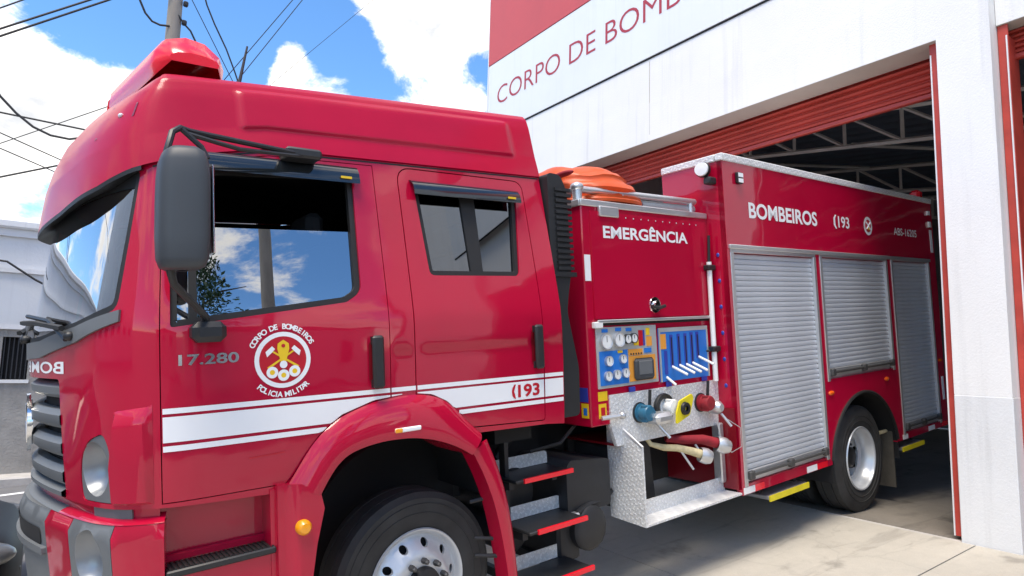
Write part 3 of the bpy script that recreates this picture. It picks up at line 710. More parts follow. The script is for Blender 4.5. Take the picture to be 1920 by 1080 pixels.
skin('torch', 'yellow_vinyl', em, [(EX - .010, EZ - .02), (EX + .010, EZ - .02), (EX + .028, EZ + .052), (EX + .026, EZ + .076), (EX, EZ + .094), (EX - .026, EZ + .076), (EX - .028, EZ + .052)], [], dl3, h=.05)
skin('torch_core', 'red_vinyl', em, disc(0, .009, 0, .066, 12), [], lambda a, z, t: cabP(a, z, -.0075), h=.05)
for ex, ez in ((-.052, -.056), (0, -.072), (.052, -.056)):
    skin('hose_ring', 'white_vinyl', em, disc(0, .027, ex, ez, 18), [disc(0, .012, ex, ez, 12)], dl3, h=.05)
    skin('ring_core', 'yellow_vinyl', em, disc(0, .012, ex, ez, 12), [], dl3, h=.05)
skin('knot', 'white_vinyl', em, disc(0, .018, 0, -.022, 12), [], lambda a, z, t: cabP(a, z, -.007), h=.05)
arc_lettering('CORPO DE BOMBEIROS', 'white_vinyl', em, lambda a, b: cabP(a, b, -.003), EX, EZ, ER + .014, .026, 152, 30, .03)
arc_lettering('POLICIA MILITAR', 'white_vinyl', em, lambda a, b: cabP(a, b, -.003), EX, EZ, ER + .042, .026, 228, 312, .03, below=True)
skin('scuff', 'red_vinyl', d1, [(.84, 1.395), (1.0, 1.40), (1.0, 1.404), (.84, 1.40)], [], dec, h=.1)
# handles
for (x, z, pr) in ((1.472, 1.79, d1), (2.553, 1.81, d2)):
    h_ = MB().box(x - .032, x + .032, cabP(x, z)[1] - .045, cabP(x, z)[1] - .012, z - .135, z + .135, c=.012).box(x - .028, x + .028, cabP(x, z)[1] - .014, cabP(x, z)[1] + .01, z - .13, z - .09).box(x - .028, x + .028, cabP(x, z)[1] - .014, cabP(x, z)[1] + .01, z + .09, z + .13).build('door_handle', 'black_plastic', pr)
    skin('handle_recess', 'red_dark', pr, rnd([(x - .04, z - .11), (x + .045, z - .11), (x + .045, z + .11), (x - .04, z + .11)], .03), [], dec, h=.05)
# rain deflectors above the windows
def deflector(parent, x0, x1, z0, z1, out):
    aa_ = np.linspace(x0, x1, 14); rows = []
    for k, (fz, o_) in enumerate(((1, .0), (.9, .55), (.6, .95), (.25, 1.05), (0, 1.0), (0, .9), (.6, .8))): rows.append([cabP(a, z0 + (z1 - z0) * fz + (a - x0) * .012, -out * o_) for a in aa_])
    m = MB().grid(rows)
    for e in (0, -1): m.add([r_[e] for r_ in rows], [tuple(range(len(rows)))])
    d = m.build('rain_deflector', 'smoke_acrylic', parent)
    MB().box(x1 - .11, x1 - .05, cabP(x1, z0)[1] - out * 1.1 - .002, cabP(x1, z0)[1] - out * 1.07, z0 + .028, z0 + .04).build('maker_strip', 'yellow_vinyl', d, smooth=0)
deflector(d1, .66, 1.455, 2.725, 2.825, .04); deflector(d2, 1.775, 2.545, 2.71, 2.80, .05)

# mirror ------------------------------------------------------------------------------------------------
mr = empty_part = bpy.data.objects.new('side_mirror', None); link(mr, truck)
rows = []; NR = 28
for (z, kx, ky) in ((2.222, .2, .25), (2.224, .6, .7), (2.235, .82, .9), (2.27, .95, 1), (2.36, 1, 1), (2.5, 1, 1), (2.6, .98, 1), (2.66, .92, .95), (2.70, .78, .85), (2.72, .52, .6), (2.724, .15, .2)):
    rw_ = []
    for t in np.linspace(0, 2 * math.pi, NR + 1):
        c, s_ = math.cos(t), math.sin(t); e = .55
        rw_.append((.535 + .093 * kx * math.copysign(abs(c) ** e, c) + .02 * (z - 2.45), -.20 + .085 * ky * math.copysign(abs(s_) ** e, s_) + .09 * kx * math.copysign(abs(c) ** e, c) * -.25, z))
    rows.append(rw_)
MB().grid(rows).build('mirror_housing', 'grey_mirror', mr, smooth=50)
MB().box(.632, .640, -.27, -.15, 2.29, 2.65, c=.003).build('mirror_glass', 'chrome', mr)
MB().tube([(.485, -.2, 2.62), (.48, -.2, 2.70), (.505, -.18, 2.79), (.54, -.15, 2.82), (.58, -.12, 2.82), (1.12, .06, 2.835)], .013, 8).build('mirror_arm', 'black_plastic', mr)
MB().tube([(.545, -.15, 2.815), (.62, -.15, 2.75), (.64, -.16, 2.70)], .012, 8).build('mirror_arm', 'black_plastic', mr)
MB().tube([(.56, -.15, 2.80), (.8, -.05, 2.79), (1.15, .06, 2.825)], .010, 6).build('mirror_stay', 'black_plastic', mr)
MB().tube([(.478, -.2, 2.34), (.485, -.19, 2.24), (.51, -.15, 2.17), (.60, -.07, 2.09), (.655, -.02, 2.04), (.665, .0, 1.99)], .016, 8).build('mirror_arm', 'black_plastic', mr)
MB().box(1.04, 1.22, .035, .16, 2.815, 2.865, c=.012).build('mirror_bracket', 'black_plastic', mr)
MB().box(.595, .735, -.06, .04, 1.93, 2.02, c=.025).build('mirror_bracket', 'black_plastic', mr)
# light bar: swept in two wings from the centre
lb = bpy.data.objects.new('light_bar', None); link(lb, truck)
def bar_rows(y0, x0, y1, x1, prof, n=14):
    rows = []
    for i in range(n + 1):
        t = i / n; y = y0 + (y1 - y0) * t; x = x0 + (x1 - x0) * t
        tip = 1 - .0 * t; e = 1.
        if t < .12: e = math.sqrt(max(0, 1 - (1 - t / .12) ** 2)) * .75 + .25
        rows.append([(x + px * (.6 + .4 * e), y, 3.325 + (pz - .0) * e * 1.5) for px, pz in prof])
    return rows
prof = [(-.16, -.05), (-.175, -.02), (-.165, .03), (-.12, .075), (-.03, .095), (.06, .085), (.13, .045), (.15, 0), (.14, -.05)]
for (ya, yb) in ((.36, YC - .07), (2 * YC - .36, YC + .07)):
    rows = bar_rows(ya, .715, yb, .60, prof)
    m = MB().grid(rows); m.add(rows[0], [tuple(range(len(prof)))]); m.add(rows[-1], [tuple(range(len(prof)))])
    m.build('light_lens', 'red_lens', lb, smooth=50)
    MB().grid([[(p[0] + px, p[1] + .0, 3.245) for px in (-.13, .13)] for p in [(.715 + (.60 - .715) * t, ya + (yb - ya) * t) for t in np.linspace(.04, 1, 8)]]).build('light_base', 'black_plastic', lb)
    for t in (.12, .8):
        y = ya + (yb - ya) * t; x = .715 + (.60 - .715) * t
        MB().box(x - .08, x + .1, y - .03, y + .03, 3.15, 3.25, c=.01).build('light_foot', 'black_plastic', lb)
MB().box(.47, .73, YC - .08, YC + .08, 3.22, 3.37, c=.03).build('centre_module', 'black_plastic', lb)
MB().tube([(1.05, .9, 3.33), (1.05, .9, 3.42), (1.11, .9, 3.70)], [.02, .012, .006], 6).build('antenna', 'black_plastic', truck)
# wheel arch flare, front step well ---------------------------------------------------------------------
def flare(name, outer, inner, parent, y_out=.035, bulge=.045, back=.35, m='red_paint'):
    rows = []
    for (k, y) in ((0, y_out), (.12, y_out - bulge * .45), (.3, y_out - bulge * .85), (.6, y_out - bulge), (.93, y_out - bulge * 1.05), (1, y_out - bulge * .95), (1.0, y_out + .02), (1.0, y_out + back)):
        rows.append([(o[0] + (i[0] - o[0]) * k, y, o[1] + (i[1] - o[1]) * k) for o, i in zip(outer, inner)])
    mb_ = MB().grid(rows)
    for e in (0, -1): mb_.add([r_[e] for r_ in rows[:7]], [tuple(range(7))])
    return mb_.build(name, m, parent, smooth=45)
def curve2(pts, n):
    P = [np.array(p, float) for p in pts]; d = np.r_[0, np.cumsum([np.linalg.norm(P[i + 1] - P[i]) for i in range(len(P) - 1)])]
    A = np.array(P); t = np.linspace(0, d[-1], n); q = np.c_[np.interp(t, d, A[:, 0]), np.interp(t, d, A[:, 1])]
    for _ in range(3): q[1:-1] = q[1:-1] * .5 + .25 * (q[:-2] + q[2:])
    return [tuple(p) for p in q]
FO = [(1.0, 1.235), (1.04, 1.29), (1.1, 1.38), (1.167, 1.46), (1.28, 1.535), (1.455, 1.588), (1.666, 1.605), (1.80, 1.587), (1.9, 1.54), (2.03, 1.41), (2.115, 1.335)]
FI = [(1.15, 1.185), (1.19, 1.25), (1.24, 1.315), (1.3, 1.355), (1.40, 1.378), (1.5, 1.388), (1.64, 1.383), (1.76, 1.36), (1.87, 1.32), (1.95, 1.28), (2.02, 1.235)]
flare('wheel_arch', curve2(FO, 40), curve2(FI, 40), truck)
RO = [(2.15, 1.30), (2.215, 1.15), (2.27, .98), (2.305, .8), (2.325, .6), (2.335, .45)]; RI = [(2.03, 1.25), (2.10, 1.12), (2.165, .95), (2.205, .78), (2.235, .6), (2.25, .45)]
flare('arch_tail', curve2(RO, 20), curve2(RI, 20), truck, bulge=.03, back=.1)
far_o = [(p[0], p[1]) for p in FO]
fa = flare('wheel_arch', curve2(FO, 30), curve2(FI, 30), truck); fa.scale = (1, -1, 1); fa.location = (0, 2 * YC, 0)
# lower front fender with the amber lamp
lf = [(.955, 1.26), (1.06, 1.25), (1.15, 1.19), (1.165, 1.12), (1.125, .96), (1.095, .78), (1.08, .55), (.955, .55)]
skin('fender_leg', 'red_paint', truck, lf, [], lambda a, z, d: (a, .02 - .03 * sst(a, 1.0, 1.05) + d, z), h=.05, hx=.025, thick=.3)
MB().prism([(.93, 1.24), (1.02, 1.235), (1.02, .55), (.93, .55)], lambda p, q, a: (p, a, q), .045, .30).build('fender_inner', 'red_paint', truck)
MB().lathe([(.001, -.035), (.022, -.033), (.034, -.02), (.036, 0), (.036, .01)], (1.06, -.012, 1.055), (0, 1, 0), 18).build('amber_lamp', 'amber', truck)
bx('step_well', 'red_paint', truck, .47, .95, .175, .20, .5, 1.24)
MB().box(.50, .95, .150, .174, .985, 1.02, c=.006).build('step_riser', 'red_paint', truck)
st = MB().box(.50, .95, .03, .15, .955, .985, c=.006).build('cab_step', 'black_plastic', truck)
for k in range(22): MB().box(.512 + k * .02, .521 + k * .02, .04, .14, .985, .991).build('tread_bar', 'rubber', st, smooth=0)
skin('step_panel', 'red_paint', truck, [(.495, .55), (.955, .55), (.955, .95), (.495, .95)], [], lambda a, z, d: (a, .05 + d, z), h=.1, thick=.02)
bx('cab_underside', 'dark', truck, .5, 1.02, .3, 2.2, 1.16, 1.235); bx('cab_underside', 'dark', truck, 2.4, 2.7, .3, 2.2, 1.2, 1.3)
# small side marker on the arch
mk = MB().box(1.545, 1.70, -.018, .0, 1.418, 1.442, c=.006).build('side_marker', 'lens_clear', truck)
MB().box(1.545, 1.588, -.021, -.01, 1.419, 1.441, c=.004).build('amber_end', 'amber', mk)

# wheels --------------------------------------------------------------------------------------------------
def tyre_prof(w, r): return [(.300, w * .42), (.33, w * .47), (.40, w * .5), (.455, w * .49), (r - .022, w * .445), (r - .004, w * .40), (r, w * .33), (r, w * .2), (r - .012, w * .195), (r - .012, w * .17), (r, w * .165), (r, -w * .165), (r - .012, -w * .17), (r - .012, -w * .195), (r, -w * .2), (r, -w * .33), (r - .004, -w * .40), (r - .022, -w * .445), (.455, -w * .49), (.40, -w * .5), (.33, -w * .47), (.300, -w * .42)]
def wheel(name, x, yc, z, near, w=.27, r=.53, rear=False, k=1.):
    """near=+1: outer face towards -y"""
    root = bpy.data.objects.new(name, None); root.location = (x, yc, z); link(root, truck)
    s = -near
    t = MB().lathe([(min(rr, r) * (k if rr < .35 else 1), h) for rr, h in tyre_prof(w, r)], (0, 0, 0), (0, 1, 0), 64).build('tyre', 'tyre', root, smooth=35)
    for rr, dy in ((.425, .5), (.375, .493)):
        MB().tube([(rr * math.cos(q), s * (w * dy), rr * math.sin(q)) for q in np.linspace(0, 2 * math.pi, 64, endpoint=False)], .004, 5, closed=True).build('sidewall_ring', 'tyre', t)
    y0 = s * w * .43
    if not rear:
        prof = [(.318, y0 + s * .012), (.312, y0 + s * .022), (.298, y0 + s * .018), (.288, y0 - s * .005), (.272, y0 - s * .02)]
        MB().lathe([(q * k, h) for q, h in prof], (0, 0, 0), (0, 1, 0), 64).build('rim_flange', 'silver_paint', root, smooth=60)
        # dished disc with ten hand holes
        def fn(a, b, d=0.):
            rr = math.hypot(a, b) / k; y = lin(rr, [(0, .062), (.165, .062), (.185, .055), (.225, .02), (.262, -.012), (.29, -.02)])
            return (a, y0 + s * y - s * d, b)
        circ = lambda cx, cy, q, n: [(cx + q * math.cos(t), cy + q * math.sin(t)) for t in np.linspace(0, 2 * math.pi, n, endpoint=False)]
        hs = [circ(.232 * k * math.cos(2 * math.pi * j / 10 + .1), .232 * k * math.sin(2 * math.pi * j / 10 + .1), .023, 14) for j in range(10)]
        skin('rim_disc', 'silver_paint', root, circ(0, 0, .285 * k, 60), hs, fn, h=.025, thick=.02)
        MB().lathe([(.10, y0 + s * .06), (.10, y0 + s * .075), (.092, y0 + s * .105), (.06, y0 + s * .115), (.001, y0 + s * .117)], (0, 0, 0), (0, 1, 0), 32).build('hub_cap', 'hub_black', root)
        ny, pr = .062, .142 * k
        MB().lathe([(.28, y0 - s * .03), (.001, y0 - s * .03)], (0, 0, 0), (0, 1, 0), 24).build('brake_drum', 'dark', root)
    else:
        prof = [(.318, y0 + s * .012), (.312, y0 + s * .022), (.300, y0 + s * .018), (.292, y0 - s * .01), (.268, y0 - s * .035), (.262, y0 - s * .105), (.235, y0 - s * .125), (.205, y0 - s * .115)]
        MB().lathe(prof, (0, 0, 0), (0, 1, 0), 64).build('rim_flange', 'silver_paint', root, smooth=45)
        circ = lambda cx, cy, q, n: [(cx + q * math.cos(t), cy + q * math.sin(t)) for t in np.linspace(0, 2 * math.pi, n, endpoint=False)]
        hs = [circ(.205 * math.cos(2 * math.pi * k / 8 + .2), .205 * math.sin(2 * math.pi * k / 8 + .2), .032, 14) for k in range(8)]
        def fn(a, b, d=0.):
            rr = math.hypot(a, b); y = lin(rr, [(0, -.165), (.165, -.165), (.2, -.145), (.24, -.122)])
            return (a, y0 + s * y - s * d, b)
        skin('rim_disc', 'silver_paint', root, circ(0, 0, .238, 60), hs, fn, h=.025, thick=.02)
        MB().lathe([(.10, y0 - s * .165), (.10, y0 - s * .09), (.085, y0 - s * .075), (.001, y0 - s * .07)], (0, 0, 0), (0, 1, 0), 28).build('hub_cap', 'hub_black', root)
        ny, pr = -.165, .14
        MB().lathe([(.25, y0 - s * .2), (.001, y0 - s * .2)], (0, 0, 0), (0, 1, 0), 24).build('brake_drum', 'dark', root)
    nut = MB().lathe([(.017, 0), (.017, s * .024), (.0145, s * .03), (.0145, s * .046), (.008, s * .054), (.001, s * .055)], (0, 0, 0), (0, 1, 0), 6).mesh('lug_nut', 'steel_nut', 25)
    for j in range(10):
        t = 2 * math.pi * j / 10 + .25; inst('lug_nut', nut, root, (pr * math.cos(t), y0 + s * ny, pr * math.sin(t)))
    return root
FWX, FWZ = 1.775, .545
wheel('front_wheel', FWX, .345, FWZ, 1, r=.49, k=.92); wheel('front_wheel', FWX, 2.52 - .345, FWZ, -1, r=.49, k=.92)
RWX, RWZ = 6.785, .45
wheel('rear_wheel', RWX, .175, RWZ, 1, rear=True); wheel('rear_wheel', RWX, 2.50 - .175, RWZ, -1, rear=True)
wheel('inner_wheel', RWX, .53, RWZ, 1, rear=True); wheel('inner_wheel', RWX, 1.97, RWZ, -1, rear=True)
MB().cyl((FWX, .4, FWZ), (FWX, 2.1, FWZ), .07).build('front_axle', 'chassis_black', truck); MB().cyl((RWX, .5, RWZ), (RWX, 2.0, RWZ), .11).ball((RWX, 1.25, RWZ), .24, .24, .24).build('rear_axle', 'chassis_black', truck)
# inner wheel housing
rows = [[(1.68 + .56 * math.cos(t), y, .98 + .42 * math.sin(t)) for t in np.linspace(-.1, math.pi + .1, 24)] for y in (.05, .75)]
MB().grid(rows).build('wheel_housing', 'dark', truck)
MB().box(1.05, 2.35, .74, .76, .5, 1.45).build('wheel_housing_back', 'dark', truck, smooth=0)
MB().cyl((2.1, .16, .93), (2.22, .10, .95), .012, 6).cyl((2.12, .16, .72), (2.25, .1, .70), .012, 6).cyl((2.12, .16, .62), (2.25, .1, .60), .012, 6).build('fender_stay', 'chassis_black', truck)
# chassis
for y in (.82, 1.60): bx('frame_rail', 'chassis_black', truck, .5, 8.9, y, y + .08, .78, 1.05)
for x in (3.0, 4.4, 5.6, 7.8): bx('cross_member', 'chassis_black', truck, x, x + .08, .9, 1.6, .8, 1.0)
# rear cab side steps ---------------------------------------------------------------------------------------
for (y, z, dx) in ((.15, .985, 0), (.035, .70, .0), (-.005, .40, .0)):
    s_ = MB().box(2.44 + dx, 2.905 + dx, y, y + .27, z - .02, z, c=.005).build('side_step', 'black_plastic', truck)
    MB().box(2.50 + dx, 2.912 + dx, y - .012, y + .004, z - .022, z + .006).build('reflective_edge', 'red_lens', s_, smooth=0)
    skin('tread_upstand', 'diamond_plate', s_, rnd([(2.47 + dx, z), (2.93 + dx, z), (2.93 + dx, z + .085), (2.47 + dx, z + .085)], [0, 0, .03, .01]), [], lambda a, b, d, yy=y: (a, yy + .275 + d, b), h=.2, thick=.006)
    MB().box(2.46 + dx, 2.50 + dx, y + .1, .85, z - .075, z - .02).box(2.82 + dx, 2.86 + dx, y + .1, .85, z - .075, z - .02).build('step_bracket', 'chassis_black', s_, smooth=0)
MB().box(2.47, 2.50, .30, .36, .35, 1.2).build('step_hanger', 'chassis_black', truck, smooth=0)
MB().prism(rnd([(2.92, .66), (3.33, .66), (3.33, .98), (2.96, 1.02), (2.92, .98)], .03), lambda p, q, a: (p, a, q), .22, .75).build('battery_box', 'chassis_black', truck)
MB().cyl((2.62, .42, .83), (2.62, 1.0, .83), .17, 24).cyl((2.62, .40, .83), (2.62, .43, .83), .12, 24).build('air_tank', 'chassis_black', truck)
MB().cyl((2.55, .36, .60), (2.55, .9, .60), .12, 20).build('air_tank', 'chassis_black', truck)
MB().cyl((3.10, .2, .55), (3.10, .8, .55), .15, 22).ball((3.10, .2, .55), .15, .04, .15).build('air_tank', 'chassis_black', truck)
MB().box(2.85, 3.05, .25, .7, .35, .64, c=.02).build('valve_block', 'chassis_black', truck)
MB().box(2.915, 2.975, .16, .22, .63, .685, c=.008).build('valve_cap', 'aluminium', truck)
MB().tube([(2.98, .2, .67), (3.1, .22, .70), (3.3, .25, .69), (3.42, .3, .72)], .02, 6).build('air_pipe', 'chassis_black', truck)
MB().tube([(2.72, .35, 1.1), (2.95, .3, 1.13), (3.2, .4, 1.22)], .012, 6).build('cable', 'rubber', truck)
MB().tube([(2.58, .55, 1.05), (2.72, .54, 1.2), (2.78, .54, 1.32)], .035, 8).build('cab_mount', 'chassis_black', truck)
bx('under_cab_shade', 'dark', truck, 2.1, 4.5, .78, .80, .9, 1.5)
# air intake behind the cab -------------------------------------------------------------------------------
ai = MB().prism(rnd([(2.785, 1.33), (2.98, 1.33), (2.99, 1.65), (2.91, 2.02), (2.925, 2.12), (2.965, 2.30), (2.955, 2.84), (2.90, 2.945), (2.785, 2.95)], .04), lambda p, q, a: (p, a, q), .12, .46).build('air_intake', 'black_plastic', truck)
for k in range(15):
    z = 2.30 + k * .038; MB().box(2.84, 2.98, .105, .125, z, z + .021).build('intake_slat', 'black_plastic', ai, smooth=0)
MB().box(2.79, 3.0, .105, .2, 2.255, 2.285).build('intake_rim', 'black_plastic', ai, smooth=0)

# pump module -------------------------------------------------------------------------------------------------
PY = .18
pump = MB().box(3.14, 4.62, PY, 2.34, 1.22, 2.775, c=.008).build('pump_cabinet', 'red_paint', truck)
pf = lambda o=0.: (lambda a, b, d=0.: (a, PY - o + d, b))
hatch = skin('pump_hatch', 'red_paint', truck, rnd([(3.215, 1.965), (4.56, 1.965), (4.56, 2.735), (3.215, 2.735)], .012), [], pf(.014), h=.3, thick=.013)
MB().box(3.225, 4.53, PY - .035, PY - .013, 1.935, 1.957, c=.004).build('hatch_lip', 'aluminium', hatch)
bx('hatch_gap', 'dark', truck, 3.225, 4.55, PY - .004, PY + .002, 1.915, 1.936)
lettering('EMERGÊNCIA', 'white_vinyl', hatch, lambda a, b: (a, PY - .016, b), 3.335, 4.31, 2.545, .088, .026)
for k in range(12): MB().ball((3.5 + k * .085, PY - .015, 2.705), .006, .004, .006, 6, 4).build('rivet', 'aluminium', hatch)
lk = MB().lathe([(.001, -.03), (.03, -.03), (.034, -.01), (.06, -.008), (.062, 0)], (3.86, PY - .014, 2.055), (0, 1, 0), 20).build('hatch_latch', 'chrome', hatch)
MB().tube([(3.80, PY - .04, 2.045), (3.86, PY - .055, 2.03), (3.94, PY - .045, 2.045)], .014, 8).build('latch_handle', 'black_plastic', lk)
for (z0, z1) in ((2.235, 2.42),): bx('reflective_tape', 'white_vinyl', truck, 3.148, 3.205, PY - .003, PY, z0, z1)
MB().box(3.30, 3.50, PY - .03, PY - .001, 2.70, 2.775, c=.006).build('hatch_hinge', 'aluminium', truck)
MB().box(3.185, 3.27, PY - .035, PY - .001, 1.90, 1.945, c=.005).build('hinge_block', 'white_rod', truck)
# top edge rails and deck
for (x0, x1, y0, y1) in ((3.13, 4.6, PY - .012, PY + .04), (3.125, 3.17, PY, 2.34)):
    MB().box(x0, x1, y0, y1, 2.768, 2.815, c=.006).build('cabinet_trim', 'aluminium', truck)
MB().tube([(3.19, .26, 2.80), (3.19, .26, 2.89), (3.24, .26, 2.905), (4.56, .26, 2.925)], .026, 10).build('grab_rail', 'aluminium', truck)
MB().cyl((3.19, .26, 2.8), (3.19, .26, 2.91), .035, 12).build('rail_post', 'aluminium', truck); MB().cyl((3.65, .26, 2.8), (3.65, .26, 2.91), .025, 10).build('rail_post', 'aluminium', truck); MB().cyl((4.5, .26, 2.8), (4.5, .26, 2.92), .025, 10).build('rail_post', 'aluminium', truck)
MB().ball((3.19, .26, 2.92), .05, .05, .035).build('rail_knob', 'aluminium', truck)
MB().tube([(3.9, .30, 2.85), (4.57, .30, 2.865)], .042, 12).build('suction_tube', 'panel_grey', truck)
MB().tube([(3.19, .28, 2.9), (3.19, .75, 2.90), (3.19, 1.1, 2.9)], .024, 8).build('grab_rail', 'aluminium', truck)
# gas strut
gs = MB().cyl((4.54, PY - .04, 1.42), (4.545, PY - .04, 2.40), .021, 10).build('gas_strut', 'white_rod', truck)
MB().cyl((4.545, PY - .04, 2.38), (4.55, PY - .05, 2.62), .012, 8).build('strut_tube', 'black_plastic', gs)
for z in (2.33, 1.66): MB().box(4.50, 4.60, PY - .07, PY - .01, z, z + .045, c=.008).build('strut_bracket', 'black_plastic', gs)
# control panel with gauges
cp = MB().box(3.215, 3.86, PY - .012, PY, 1.475, 1.905, c=.003).build('control_panel', 'panel_grey', truck)
pz = lambda y: y - .0145
bx('panel_field', 'blue_vinyl', cp, 3.235, 3.525, PY - .0155, PY - .0115, 1.495, 1.735)
bx('panel_field', 'orange_vinyl', cp, 3.535, 3.69, PY - .0155, PY - .0115, 1.69, 1.735); bx('panel_field', 'blue_vinyl', cp, 3.71, 3.79, PY - .0155, PY - .0115, 1.70, 1.735); bx('panel_field', 'orange_vinyl', cp, 3.535, 3.83, PY - .015, PY - .011, 1.50, 1.685)
for (x, z) in ((3.30, 1.88), (3.44, 1.885), (3.55, 1.88)): bx('panel_tab', 'blue_vinyl', cp, x - .03, x + .03, PY - .0155, PY - .0115, z - .012, z + .012)
bx('panel_tab', 'red_vinyl', cp, 3.655, 3.70, PY - .0155, PY - .0115, 1.755, 1.87); bx('panel_tab', 'dark_blue', cp, 3.705, 3.72, PY - .0165, PY - .0115, 1.755, 1.87); bx('panel_tab', 'yellow_vinyl', cp, 3.74, 3.78, PY - .0155, PY - .0115, 1.83, 1.885); bx('panel_tab', 'orange_vinyl', cp, 3.74, 3.80, PY - .0155, PY - .0115, 1.75, 1.82); bx('panel_tab', 'yellow_vinyl', cp, 3.60, 3.65, PY - .0155, PY - .0115, 1.76, 1.81)
bx('panel_tab', 'yellow_vinyl', cp, 3.42, 3.47, PY - .018, PY - .0155, 1.715, 1.733)
def gauge(x, z, r, rim):
    g_ = MB().lathe([(r * .86, -.022), (r, -.026), (r, 0)], (x, PY - .012, z), (0, 1, 0), 20).build('gauge', rim, cp)
    MB().lathe([(.001, -.02), (r * .88, -.02)], (x, PY - .012, z), (0, 1, 0), 20).build('dial', 'gauge_white', g_)
    MB().box(x - .002, x + .002, PY - .035, PY - .033, z - r * .1, z + r * .65).build('needle', 'dark', g_, smooth=0)
for (x, z, r) in ((3.30, 1.805, .056), (3.43, 1.81, .052)): gauge(x, z, r, 'aluminium')
for (x, z, r) in ((3.525, 1.812, .036), (3.59, 1.815, .036)): gauge(x, z, r, 'black_plastic')
for (x, z, r) in ((3.315, 1.665, .036), (3.46, 1.672, .032), (3.30, 1.56, .034), (3.39, 1.565, .034), (3.48, 1.57, .034)): gauge(x, z, r, 'aluminium')
MB().box(3.575, 3.79, PY - .045, PY - .012, 1.505, 1.665, c=.02).build('engine_monitor', 'grey_mirror', cp)
MB().box(3.61, 3.755, PY - .048, PY - .04, 1.545, 1.645, c=.003).build('monitor_screen', 'grey_plastic', cp)
for k in range(5): MB().ball((3.56 + k * .028, PY - .016, 1.70), .008, .006, .008, 6, 4).build('indicator', 'black_plastic', cp)
# lever panel
lp = MB().box(3.885, 4.50, PY - .012, PY, 1.465, 1.875, c=.003).build('lever_panel', 'blue_vinyl', truck)
MB().box(3.885, 4.50, PY - .0145, PY - .0115, 1.845, 1.877).box(3.885, 3.902, PY - .0145, PY - .0115, 1.465, 1.845).box(4.485, 4.502, PY - .0145, PY - .0115, 1.465, 1.845).build('panel_border', 'panel_grey', lp, smooth=0)
bx('panel_tab', 'orange_vinyl', lp, 3.90, 3.965, PY - .016, PY - .0125, 1.715, 1.83)
for k, (x, z0, z1) in enumerate(((3.955, 1.52, 1.70), (4.03, 1.57, 1.82), (4.12, 1.57, 1.825), (4.205, 1.57, 1.825), (4.285, 1.57, 1.83), (4.36, 1.62, 1.83))):
    sl = bx('lever_slot', 'dark_blue', lp, x - .018, x + .018, PY - .0155, PY - .0125, z0, z1)
    if k: bx('slot_core', 'dark', lp, x - .006, x + .006, PY - .017, PY - .0155, z0 + .02, z1 - .02)
for (x, z, l) in ((3.955, 1.50, .07), (4.03, 1.575, .125), (4.12, 1.58, .125), (4.205, 1.582, .125), (4.285, 1.588, .125), (4.37, 1.63, .125)):
    lv = MB().cyl((x, PY - .01, z), (x + .02, PY - .01 - l, z - .06), .0105, 8).build('lever', 'white_rod', lp)
MB().cyl((4.47, PY, 1.67), (4.55, PY - .05, 1.67), .01, 6).ball((4.56, PY - .05, 1.665), .018, .018, .018, 8, 6).build('lever', 'black_plastic', lp)
# stickers low on the cabinet
bx('sticker', 'dark_blue', truck, 3.137, 3.1395, .20, .30, 1.39, 1.49); bx('sticker', 'yellow_vinyl', truck, 3.137, 3.1395, .20, .27, 1.28, 1.38); bx('sticker', 'blue_vinyl', truck, 3.136, 3.137, .215, .25, 1.30, 1.35)
bx('sticker', 'yellow_vinyl', truck, 3.215, 3.305, PY - .003, PY - .0005, 1.39, 1.455); bx('sticker', 'yellow_vinyl', truck, 3.215, 3.29, PY - .003, PY - .0005, 1.27, 1.37); bx('sticker_mark', 'red_vinyl', truck, 3.235, 3.275, PY - .0045, PY - .003, 1.29, 1.345)
for (x, z) in ((3.55, 1.445), (3.97, 1.445), (4.42, 1.45)): bx('tag_plate', 'dark_blue', truck, x - .03, x + .03, PY - .022, PY - .012, z - .018, z + .018)
# outlet panel of tread plate
op = skin('outlet_panel', 'diamond_plate', truck, [(3.37, 1.06), (4.62, 1.06), (4.62, 1.425), (3.32, 1.425), (3.32, 1.2)], [], pf(.012), h=.3, thick=.03)
def outlet(x, z, m, r=.075, handle=True):
    o = MB().lathe([(r * 1.15, 0), (r * 1.15, -.02), (r * .9, -.025), (r * .9, -.055), (r, -.06), (r * 1.02, -.095), (r * .9, -.105), (.001, -.11)], (x, PY - .012, z), (0, 1, 0), 22).build('outlet', m, op)
    MB().lathe([(r * 1.3, 0), (r * 1.3, -.012), (r * .9, -.014)], (x, PY - .012, z), (0, 1, 0), 22).build('outlet_ring', 'black_plastic', o)
    for k in (0, 1, 2): MB().box(x + r * 1.0 * math.cos(k * 2.1) - .012, x + r * 1.0 * math.cos(k * 2.1) + .012, PY - .11, PY - .06, z + r * 1.0 * math.sin(k * 2.1) - .012, z + r * 1.0 * math.sin(k * 2.1) + .012, c=.004).build('lug', m, o)
    return o
outlet(3.62, 1.27, 'blue_cap', .058); o2 = outlet(3.90, 1.285, 'white_rod', .056); outlet(4.35, 1.265, 'hose_red', .058)
MB().lathe([(.072, -.05), (.105, -.05), (.11, -.035), (.105, -.02), (.072, -.02)], (3.86, PY - .012, 1.28), (0, 1, 0), 24).build('drain_ring', 'black_plastic', op)
